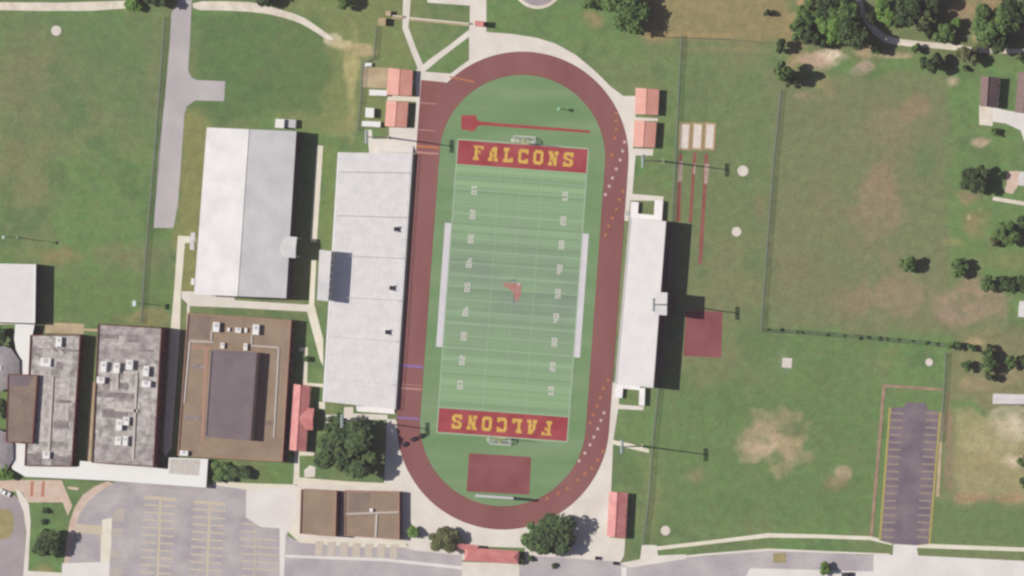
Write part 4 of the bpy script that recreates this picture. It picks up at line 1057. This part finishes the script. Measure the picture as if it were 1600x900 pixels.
# fences
def fence(label, pts, h=1.8, posts=7.0, strip=1.6, name='chain_link_fence'):
    p0 = P(*pts[0]); t = thing(name, label, 'fence', p0)
    b = MB(); bw = MB()
    pw = [P(*q) for q in pts]
    for a, c in zip(pw, pw[1:]):
        for z in (h, .1): b.tube(a + Vector((0, 0, z)), c + Vector((0, 0, z)), .05, n=5)
        for k in range(1, 8): bw.tube(a + Vector((0, 0, h * k / 8)), c + Vector((0, 0, h * k / 8)), .02, n=4)
    b.build('rail', M['wire'], t); bw.build('wire_mesh', M['wire'], t)
    proto = None; L = 0
    for a, c in zip(pw, pw[1:]):
        k = max(1, int((c - a).length / posts))
        for j in range(k):
            q = a.lerp(c, j / k)
            if proto is None:
                bb = MB(); bb.tube(p0, p0 + Vector((0, 0, h + .1)), .06, n=6); proto = bb.build('post', M['wire'], t)
            else:
                o = proto.copy(); COL.objects.link(o); o.parent = t; o.location = q - p0
    if strip:
        sp = []
        for s in (1, -1):
            for q in (pts if s > 0 else pts[::-1]): sp.append((q[0] + s * strip, q[1] + s * .3))
        sheet('mown_strip', 'strip', sp)
fence('chain link fence between the west meadow and the asphalt drive', [(258, 28), (252, 110), (243, 230), (234, 330), (226, 430), (221, 505)], strip=1.1)
fence('chain link fence behind the visitor bleachers running north to south', [(1066, 56), (1061, 150), (1056, 260), (1047, 420), (1035, 560), (1022, 680), (1015, 780), (1005, 852)], strip=1.0)
fence('chain link fence on the west edge of the dry east meadow', [(1221, 142), (1210, 250), (1200, 380), (1190, 516)], strip=1.2)
fence('chain link fence between the hedge corner and the east parking lot', [(1479, 552), (1475, 620), (1470, 690)], strip=1.0)
fence('chain link fence behind the sheds north of the home bleachers', [(589, 42), (585, 90), (568, 98), (564, 160), (560, 205)], strip=.8)
sheet('hedge_verge', mat('rank_weeds', (78, 102, 66), (98, 118, 80), 0.5, fine=0.2), [(1190, 513), (1240, 515), (1300, 519), (1360, 525), (1400, 528), (1440, 532), (1480, 536), (1480, 543), (1440, 538), (1400, 536), (1340, 529), (1300, 527), (1240, 521), (1190, 520)])
fence('overgrown wire fence on the south edge of the dry east meadow', [(1190, 516), (1300, 522), (1400, 531), (1480, 539)], strip=0, posts=5)
fence('wire fence along the north edge of the east field', [(1020, 57), (1130, 61), (1225, 68)], strip=1.0)
# small dark drums set at dark marks along the south kerb
def mark_drum(label, px, py, h=1.1, r=.5):
    o = P(px, py); t = thing('dark_drum', label, 'bin', o)
    b = MB(); b.tube(o, o + Vector((0, 0, h)), r * .85, r, n=12); b.build('body', M['bin'], t)
    b = MB(); b.tube(o + Vector((0, 0, h)), o + Vector((0, 0, h + .18)), r * 1.05, r * .6, n=12); b.build('lid', M['blackish'], t)
mark_drum('small dark drum on the pavement between the big kerbside tree and the shed', 934, 872, 1.2, .7)
mark_drum('small dark drum by the kerb beside the white road line', 962, 880, 1.2, .7)

# ------------------------------------------------------------------ houses and a car
hs = gable('house', 'brown roofed house with a pale gravel forecourt', [(1533, 119), (1562, 121), (1558, 168), (1531, 166)], 3.0, 5.2, 'houseroof', 'whitewall', 'house', door=(2, 3, 1.1, 2.1))
hs = gable('house', 'brown roofed house cut by the right edge, above the white drive', [(1591, 112), (1622, 114), (1618, 178), (1586, 176)], 3.0, 5.0, 'houseroof', 'whitewall', 'house', door=(2, 3, 1.1, 2.1))
gable('house', 'white roofed house at the right edge below the white drive', [(1593, 268), (1640, 270), (1638, 292), (1592, 290)], 2.6, 3.4, 'metalroof', 'whitewall', 'house', axis='ew')
gable('mobile_home', 'long white mobile home on bare ground at the right edge', [(1552, 615), (1620, 617), (1620, 632), (1551, 631)], 2.8, 3.2, 'metalroof', 'whitewall', 'mobile home', axis='ew', over=.15)
gable('outbuilding', 'small white outbuilding at the right edge below the clustered trees', [(1593, 470), (1630, 472), (1628, 497), (1591, 495)], 2.6, 3.2, 'metalroof', 'whitewall', 'outbuilding', axis='ew', over=.15)
def car(label, px, py, rz, paint='carwhite'):
    o = P(px, py); t = thing('parked_car', label, 'car', o)
    rot = Matrix.Rotation(rz, 3, 'Z'); q = lambda x, y, z: o + rot @ Vector((x, y, z))
    prof = [(-2.2, .35), (-2.25, .75), (-2.1, .95), (-1.0, 1.0), (1.1, .98), (2.05, .85), (2.2, .6), (2.15, .35)]
    b = MB(); n = len(prof); vs = [q(x, -.86, z) for x, z in prof] + [q(x, .86, z) for x, z in prof]
    b.add(vs, [tuple(range(n)), tuple(range(2 * n - 1, n - 1, -1))] + [(i, n + i, n + (i + 1) % n, (i + 1) % n) for i in range(n)]); b.build('body', M[paint], t)
    b = MB(); cab = [(-1.5, .99), (-1.0, 1.42), (.35, 1.45), (1.0, .985)]
    vs = [q(x, -.74 + (.08 if z > 1.2 else 0), z) for x, z in cab] + [q(x, .74 - (.08 if z > 1.2 else 0), z) for x, z in cab]
    b.add(vs, [(0, 1, 2, 3), (7, 6, 5, 4), (0, 4, 5, 1), (2, 6, 7, 3)]); b.build('window', M['glass'], t)
    b = MB(); b.add([q(-1.0, -.67, 1.425), q(.35, -.67, 1.455), q(.35, .67, 1.455), q(-1.0, .67, 1.425)], [(0, 1, 2, 3)]); b.build('roof', M[paint], t)
    for sx in (-1.35, 1.35):
        for sy in (-1, 1):
            b = MB(); b.tube(q(sx, sy * .68, .33), q(sx, sy * .9, .33), .33, n=14); w = b.build('wheel', M['rubber'], t)
            b = MB(); b.tube(q(sx, sy * .9, .33), q(sx, sy * .92, .33), .19, n=10); b.build('rim', M['steel'], w)
    for sy in (-.6, .6):
        b = MB(); b.box(q(2.18, sy, .66), (.1, .3, .14), rz); b.build('headlight', M['lamp'], t)
car('white car parked on the loop drive by the pink paving', 9, 770, R(-24))
car('dark car at the bottom edge next to the bright green street tree', 1325, 898, R(2), 'cardark')

# ------------------------------------------------------------------ trees
LEAF = {'dark': leaf_material('dark_foliage', (50, 70, 44), (96, 118, 72)), 'mid': leaf_material('mid_foliage', (72, 100, 56), (118, 146, 84)),  # dark kind: wide tone contrast paints lit leaf clusters into the crown
        'bright': leaf_material('bright_foliage', (96, 136, 62), (126, 158, 82)), 'olive': leaf_material('olive_foliage', (92, 104, 66), (118, 122, 82))}
def crown_mesh(seed, leaves, lobes, leaf, kind, flat=0.8):
    r = random.Random(seed); L = []
    for i in range(lobes):
        a = r.uniform(0, 2 * math.pi); d = r.uniform(.3, .8) if i else 0; z = r.uniform(-.35, .45)
        L.append((Vector((d * math.cos(a), d * math.sin(a), z * (1 - d * .6))), r.uniform(.22, .46) if i else .5))
    vs, fs = [], []
    for i in range(leaves):
        c, rad = L[r.randrange(lobes)]
        while True:
            d = Vector((r.gauss(0, 1), r.gauss(0, 1), r.gauss(0, 1)))
            if d.length > .1: break
        d.normalize(); p = c + d * rad * (r.random() ** .35) * r.uniform(.85, 1.1)
        nrm = (d * .6 + Vector((r.uniform(-.7, .7), r.uniform(-.7, .7), r.uniform(.1, 1)))).normalized()
        x = nrm.orthogonal().normalized(); x = Matrix.Rotation(r.uniform(0, 6.28), 3, nrm) @ x; y = nrm.cross(x)
        s = leaf * r.uniform(.6, 1.3); o = len(vs); w = r.uniform(.55, .9)
        for q in (-x * s, -x * s * .1 + y * s * w, x * s, x * s * .1 - y * s * w): v = p + q; vs.append((v.x, v.y, v.z * flat))
        fs.append((o, o + 1, o + 2, o + 3))
    me = bpy.data.meshes.new('crown'); me.from_pydata(vs, [], fs); me.materials.append(LEAF[kind]); me.update(); return me
TR = {}
def trunk_mesh(seed):
    r = random.Random(seed); b = MB()
    b.tube((0, 0, 0), (.02, .01, .5), .07, .05, n=8)
    for k in range(5):
        a = k * 1.26 + r.uniform(-.3, .3); e = Vector((.38 * math.cos(a), .38 * math.sin(a), .5 + r.uniform(.25, .5)))
        b.tube((.02, .01, .42 + .03 * k), e, .035, .012, n=6)
    me = bpy.data.meshes.new('trunk'); me.from_pydata([tuple(v) for v in b.v], [], b.f); me.materials.append(M['wood']); me.update(); return me
TRUNKS = [trunk_mesh(i) for i in range(3)]
for kind in LEAF:
    for v in range(2):
        TR[('big', kind, v)] = crown_mesh(hash_ := 10 + v + 7 * len(TR), 5200, 15, .085, kind)
        TR[('med', kind, v)] = crown_mesh(60 + v + 7 * len(TR), 2000, 10, .13, kind)
        TR[('small', kind, v)] = crown_mesh(90 + v + 7 * len(TR), 700, 7, .2, kind, .9)
cnt = [0]
def tree(px, py, rp, h, kind, label, name='tree', group=None, ry=None, cat=None):
    """px, py: middle of the crown in the photo; rp: crown radius in photo pixels"""
    rad = rp * S; ryd = (ry or rp) * S
    shrub = name in ('shrub', 'hedge_shrub')
    zc = h * .5; hz = h * .5
    c = P(px, py, zc); cnt[0] += 1; k = cnt[0]
    t = thing(name, label, cat or ('shrub' if shrub else 'tree'), (c.x, c.y, 0), group)
    size = 'big' if rad > 5 else 'med' if rad > 2.2 else 'small'
    o = bpy.data.objects.new('crown', TR[(size, kind, k % 2)]); COL.objects.link(o); o.parent = t
    o.location = (0, 0, zc); o.scale = (rad, ryd, hz / .75); o.rotation_euler = (0, 0, 0)
    rz = (k * 2.4) % 6.28
    if abs(rad - ryd) < .1: o.rotation_euler = (0, 0, rz)
    o2 = bpy.data.objects.new('trunk', TRUNKS[k % 3]); COL.objects.link(o2); o2.parent = t
    o2.scale = (max(.6, rad * .9), max(.6, ryd * .9), h * .85)
    return t
T = tree
T(541, 703, 54, 13, 'dark', 'huge round oak between the home bleachers and the brown-roofed building', ry=50)
T(862, 838, 44, 9.5, 'dark', 'broad dark tree hanging over the south end of the track', ry=36)
T(836, 838, 22, 6, 'mid', 'lighter green tree leaning on the west side of the broad dark tree')
T(692, 845, 25, 6.5, 'olive', 'loose grey-green tree beside the red entrance building', ry=22)
T(645, 829, 12, 4, 'bright', 'small bright green tree at the east end of the brown-roofed building')
T(74, 850, 27, 8, 'dark', 'round dark tree on the lawn between the loop drive and the parking lot', ry=24)
T(345, 737, 17, 3.4, 'mid', 'bushy tree against the canopy end, western of the pair', ry=19); T(371, 739, 20, 4, 'dark', 'darker bushy tree below the brown school block, eastern of the pair', ry=17)
T(225, 733, 7, 2.2, 'dark', 'small dark shrub poking through the canopy edge', 'shrub')
T(6, 738, 14, 5, 'bright', 'bright green tree at the left edge above the loop drive', ry=17)
T(71, 797, 6, 2.4, 'dark', 'small dark shrub on the square lawn, nearer the pink paving', 'shrub'); T(68, 815, 5, 2, 'dark', 'small dark shrub on the square lawn, nearer the round dark tree', 'shrub')
T(2, 525, 13, 7, 'dark', 'dark tree at the left edge between the white hall and the ribbed roof', ry=15)
T(-2, 637, 12, 6, 'dark', 'dark tree in the yard west of the brown annex', ry=20)
T(975, 18, 35, 12, 'mid', 'tall pointed tree casting a long shadow above the north-east bend', ry=38)
T(925, 2, 14, 6, 'mid', 'small tree at the top edge next to the tall pointed tree'); T(943, 2, 12, 7, 'dark', 'dark small tree touching the tall pointed tree')
T(208, 9, 13, 4.5, 'bright', 'yellow-green tree at the end of the western gravel path', ry=14); T(248, -8, 22, 10, 'dark', 'dark tree over the top edge beside the asphalt drive')
T(418, -6, 18, 8, 'dark', 'dark tree at the top edge above the curved gravel path'); T(540, 3, 17, 7, 'mid', 'green tree at the top edge between the gravel path and the north walk', ry=14)
T(1200, 21, 7, 4, 'dark', 'small dark tree alone in the dry field near the wood', 'tree')
# wood at the top right
for (x, y, r, h, k, l) in [
    (1262, 16, 19, 8, 'mid', 'mid-green tree at the north-west tip of the wood'), (1252, 47, 15, 7, 'mid', 'mid-green tree on the west edge of the wood by the dry field'),
    (1265, 56, 14, 6, 'dark', 'dark small tree above the pale dirt clearing'), (1297, 34, 19, 7, 'bright', 'bright green tree in the middle of the western wood'),
    (1293, 5, 18, 8, 'dark', 'dark tree at the top edge in the western wood'), (1333, 50, 25, 11, 'dark', 'big very dark tree at the bend of the gravel path'),
    (1318, 20, 20, 8, 'mid', 'round green tree west of the gravel path, close to the top edge'), (1304, 58, 12, 6, 'bright', 'bright green tree beside the big very dark tree'),
    (1289, 71, 8, 5, 'dark', 'small dark tree above the pale dirt patch'), (1221, 72, 10, 6, 'dark', 'small dark tree at the corner of the wire fence'),
    (1224, 112, 15, 11, 'mid', 'green tree at the head of the east meadow fence'), (1237, 127, 11, 6, 'dark', 'dark tree leaning over the pale dirt, next to the meadow fence head'),
    (1363, 27, 9, 6, 'dark', 'small dark tree on the east side of the gravel bend'), (1378, 14, 15, 6, 'bright', 'bright green tree east of the gravel path at the top edge'),
    (1388, 30, 14, 6, 'bright', 'bright green tree in the grassy gap of the wood'), (1422, 12, 25, 10, 'dark', 'big dark tree with a purplish crown in the eastern wood'),
    (1452, 5, 20, 9, 'dark', 'dark tree at the top edge next to the pink bare ground'), (1446, 34, 15, 7, 'olive', 'brownish tree south of the big purplish crown'),
    (1450, 54, 8, 4, 'dark', 'small dark tree just north of the eastern gravel path'), (1478, 55, 15, 6, 'mid', 'green tree touching the eastern gravel path, mid-way'),
    (1497, 37, 9, 4, 'bright', 'bright yellow-green small tree below the bare ground'), (1555, 32, 31, 11, 'mid', 'wide grey-green tree in the north-east wood'),
    (1587, 22, 24, 11, 'dark', 'dark tree at the right edge of the north-east wood'), (1540, 65, 13, 5, 'olive', 'olive tree just above the eastern gravel path'),
    (1562, 66, 16, 8, 'dark', 'dark tree shading the eastern gravel path'), (1430, 77, 8, 4, 'mid', 'small green tree just below the eastern gravel path'),
    (1455, 99, 15, 8, 'dark', 'dark slanting tree on the north edge of the dry meadow'), (1512, 86, 16, 6, 'olive', 'broad olive tree below the gravel path near the brown house'),
    (1369, 76, 9, 5, 'mid', 'green tree below the gravel bend'), (1598, 91, 9, 5, 'dark', 'dark tree at the right edge above the brown house'),
    (1527, 281, 23, 9, 'dark', 'large dark tree west of the white roofed house'), (1576, 366, 20, 7, 'mid', 'large green tree east of the dry meadow, mid right edge'),
    (1556, 378, 9, 4, 'olive', 'small olive tree leaning on the large green one'), (1604, 350, 14, 7, 'dark', 'dark tree cut by the right edge above the clustered trees'),
    (1419, 414, 13, 6.5, 'mid', 'round tree alone in the dry meadow'), (1502, 419, 13, 6, 'mid', 'round tree standing right of the lone meadow tree'),
    (1543, 443, 13, 6.5, 'mid', 'dark-shadowed tree at the west end of the right edge cluster'), (1576, 446, 14, 7, 'dark', 'dark tree in the middle of the right edge cluster'), (1604, 442, 14, 7, 'dark', 'dark tree cut by the right edge in the cluster'),
    (1543, 567, 13, 6.5, 'mid', 'tall dark tree above the white mobile home'), (1512, 572, 9, 4.5, 'mid', 'round small tree right of the hedge corner'), (1549, 589, 8, 5, 'dark', 'small dark tree touching the north side of the mobile home yard'),
    (1545, 549, 9, 5, 'dark', 'small dark tree in the hedge line above the mobile home'), (1582, 566, 9, 4.5, 'mid', 'green tree in the hedge line toward the right edge'), (1602, 564, 8, 4, 'dark', 'small dark tree cut by the right edge in the hedge line'),
    (1604, 722, 11, 5, 'mid', 'green tree at the right edge in the bare tan yard'), (1604, 752, 10, 5, 'dark', 'dark tree at the right edge near the brown path'), (1288, 888, 9, 4.5, 'bright', 'bright green street tree in the pale pavement at the bottom edge')]:
    T(x, y, r * (1.14 if y < 130 else 1.15 if y > 400 else 1.08), h * (1.15 if y < 130 else 1.0), k, l)
T(1483, 104, 6, 2.5, 'mid', 'shrub just right of the dark slanting tree', 'shrub'); T(1508, 108, 6, 2.5, 'mid', 'shrub between the broad olive tree and the meadow', 'shrub'); T(1556, 207, 8, 3, 'mid', 'shrub on the lawn under the white drive', 'shrub')
T(1477, 555, 1, 1, 'mid', 'x', 'shrub') if False else None
T(1485, 540, 8, 3, 'mid', 'hedge shrub at the corner of the dry meadow', 'hedge_shrub'); T(1498, 541, 8, 3.2, 'dark', 'dark hedge shrub next to the meadow corner', 'hedge_shrub'); T(1518, 542, 8, 3, 'mid', 'hedge shrub between the meadow corner and the tall dark trees', 'hedge_shrub')
T(478, 560, 6, 2.6, 'mid', 'small tree in the shade beside the brown school block', 'shrub'); T(816, 877, 6, 2.2, 'mid', 'small green shrub at the east end of the red entrance building', 'shrub'); T(829, 872, 6, 2.2, 'dark', 'dark shrub under the broad dark tree by the kerb', 'shrub')
T(866, 884, 5, 1.8, 'dark', 'dark low shrub added for a shadow mark at the edge of the street', 'shrub')  # shrub added in place of a small cast shadow
for (x, y, r) in [(1200, 515.5, 2.6), (1219, 516, 3.6), (1244, 519, 2.6), (1251, 519, 3.2), (1290, 522, 3.4), (1318, 524, 2.4), (1342, 527, 3.8), (1354, 527, 4.2), (1373, 529, 4), (1384, 530, 2.8), (1403, 531, 2.6), (1424, 533, 3), (1445, 535, 4), (1463, 537, 3.4)]:
    T(x, y, r, .4 + r * .24, 'mid', 'small dark shrub growing in the overgrown wire fence', 'hedge_shrub', 'shrubs in the overgrown fence')

# ------------------------------------------------------------------ light, sky, camera
ELEV = math.atan(1 / 1.03); d = Vector((0.991, -0.134, 0)) * math.cos(ELEV); d.z = -math.sin(ELEV)
sl = bpy.data.lights.new('sun', 'SUN'); sl.energy = 4.5; sl.angle = R(0.53); sl.color = (1.0, 0.955, 0.89)
so = bpy.data.objects.new('sun', sl); COL.objects.link(so); so.rotation_euler = d.to_track_quat('-Z', 'Y').to_euler(); so.location = (-200, 30, 300)
w = bpy.data.worlds.new('World'); scene.world = w; w.use_nodes = True
bg = w.node_tree.nodes['Background']; sky = w.node_tree.nodes.new('ShaderNodeTexSky'); sky.sky_type = 'NISHITA'; sky.sun_disc = False
sky.sun_elevation = ELEV; sky.sun_rotation = R(277.7)
w.node_tree.links.new(sky.outputs[0], bg.inputs['Color']); bg.inputs['Strength'].default_value = 0.056
b = MB(); b.box((0, 0, (H + 20 - 1.0) / 2), (29000, 29000, H + 21.0))
hz = b.build('haze', []); hz['kind'] = 'stuff'
hm = bpy.data.materials.new('thin_haze'); hm.use_nodes = True; hn = hm.node_tree
hn.nodes.remove(hn.nodes['Principled BSDF'])
pv = hn.nodes.new('ShaderNodeVolumePrincipled'); pv.inputs['Color'].default_value = (1.0, 0.8, 0.94, 1); pv.inputs['Density'].default_value = 1.25e-5
hn.links.new(pv.outputs[0], hn.nodes['Material Output'].inputs['Volume']); hz.data.materials.append(hm)
cd = bpy.data.cameras.new('camera'); co = bpy.data.objects.new('camera', cd); COL.objects.link(co)
co.location = CAM; co.rotation_euler = (0, 0, 0)
cd.sensor_width = 36; cd.lens = 36 * H / (1600 * S); cd.shift_x = -OX / (1600 * S); cd.clip_start = 50; cd.clip_end = 30000
scene.camera = co
scene.render.engine = 'CYCLES'; scene.cycles.max_bounces = 4; scene.cycles.diffuse_bounces = 2
scene.cycles.pixel_filter_type = 'BLACKMAN_HARRIS'; scene.cycles.filter_width = 2.5
vs = scene.view_settings; vs.view_transform = 'Standard'; vs.look = 'None'; vs.gamma = 1; vs.use_curve_mapping = False; vs.exposure = 0.08
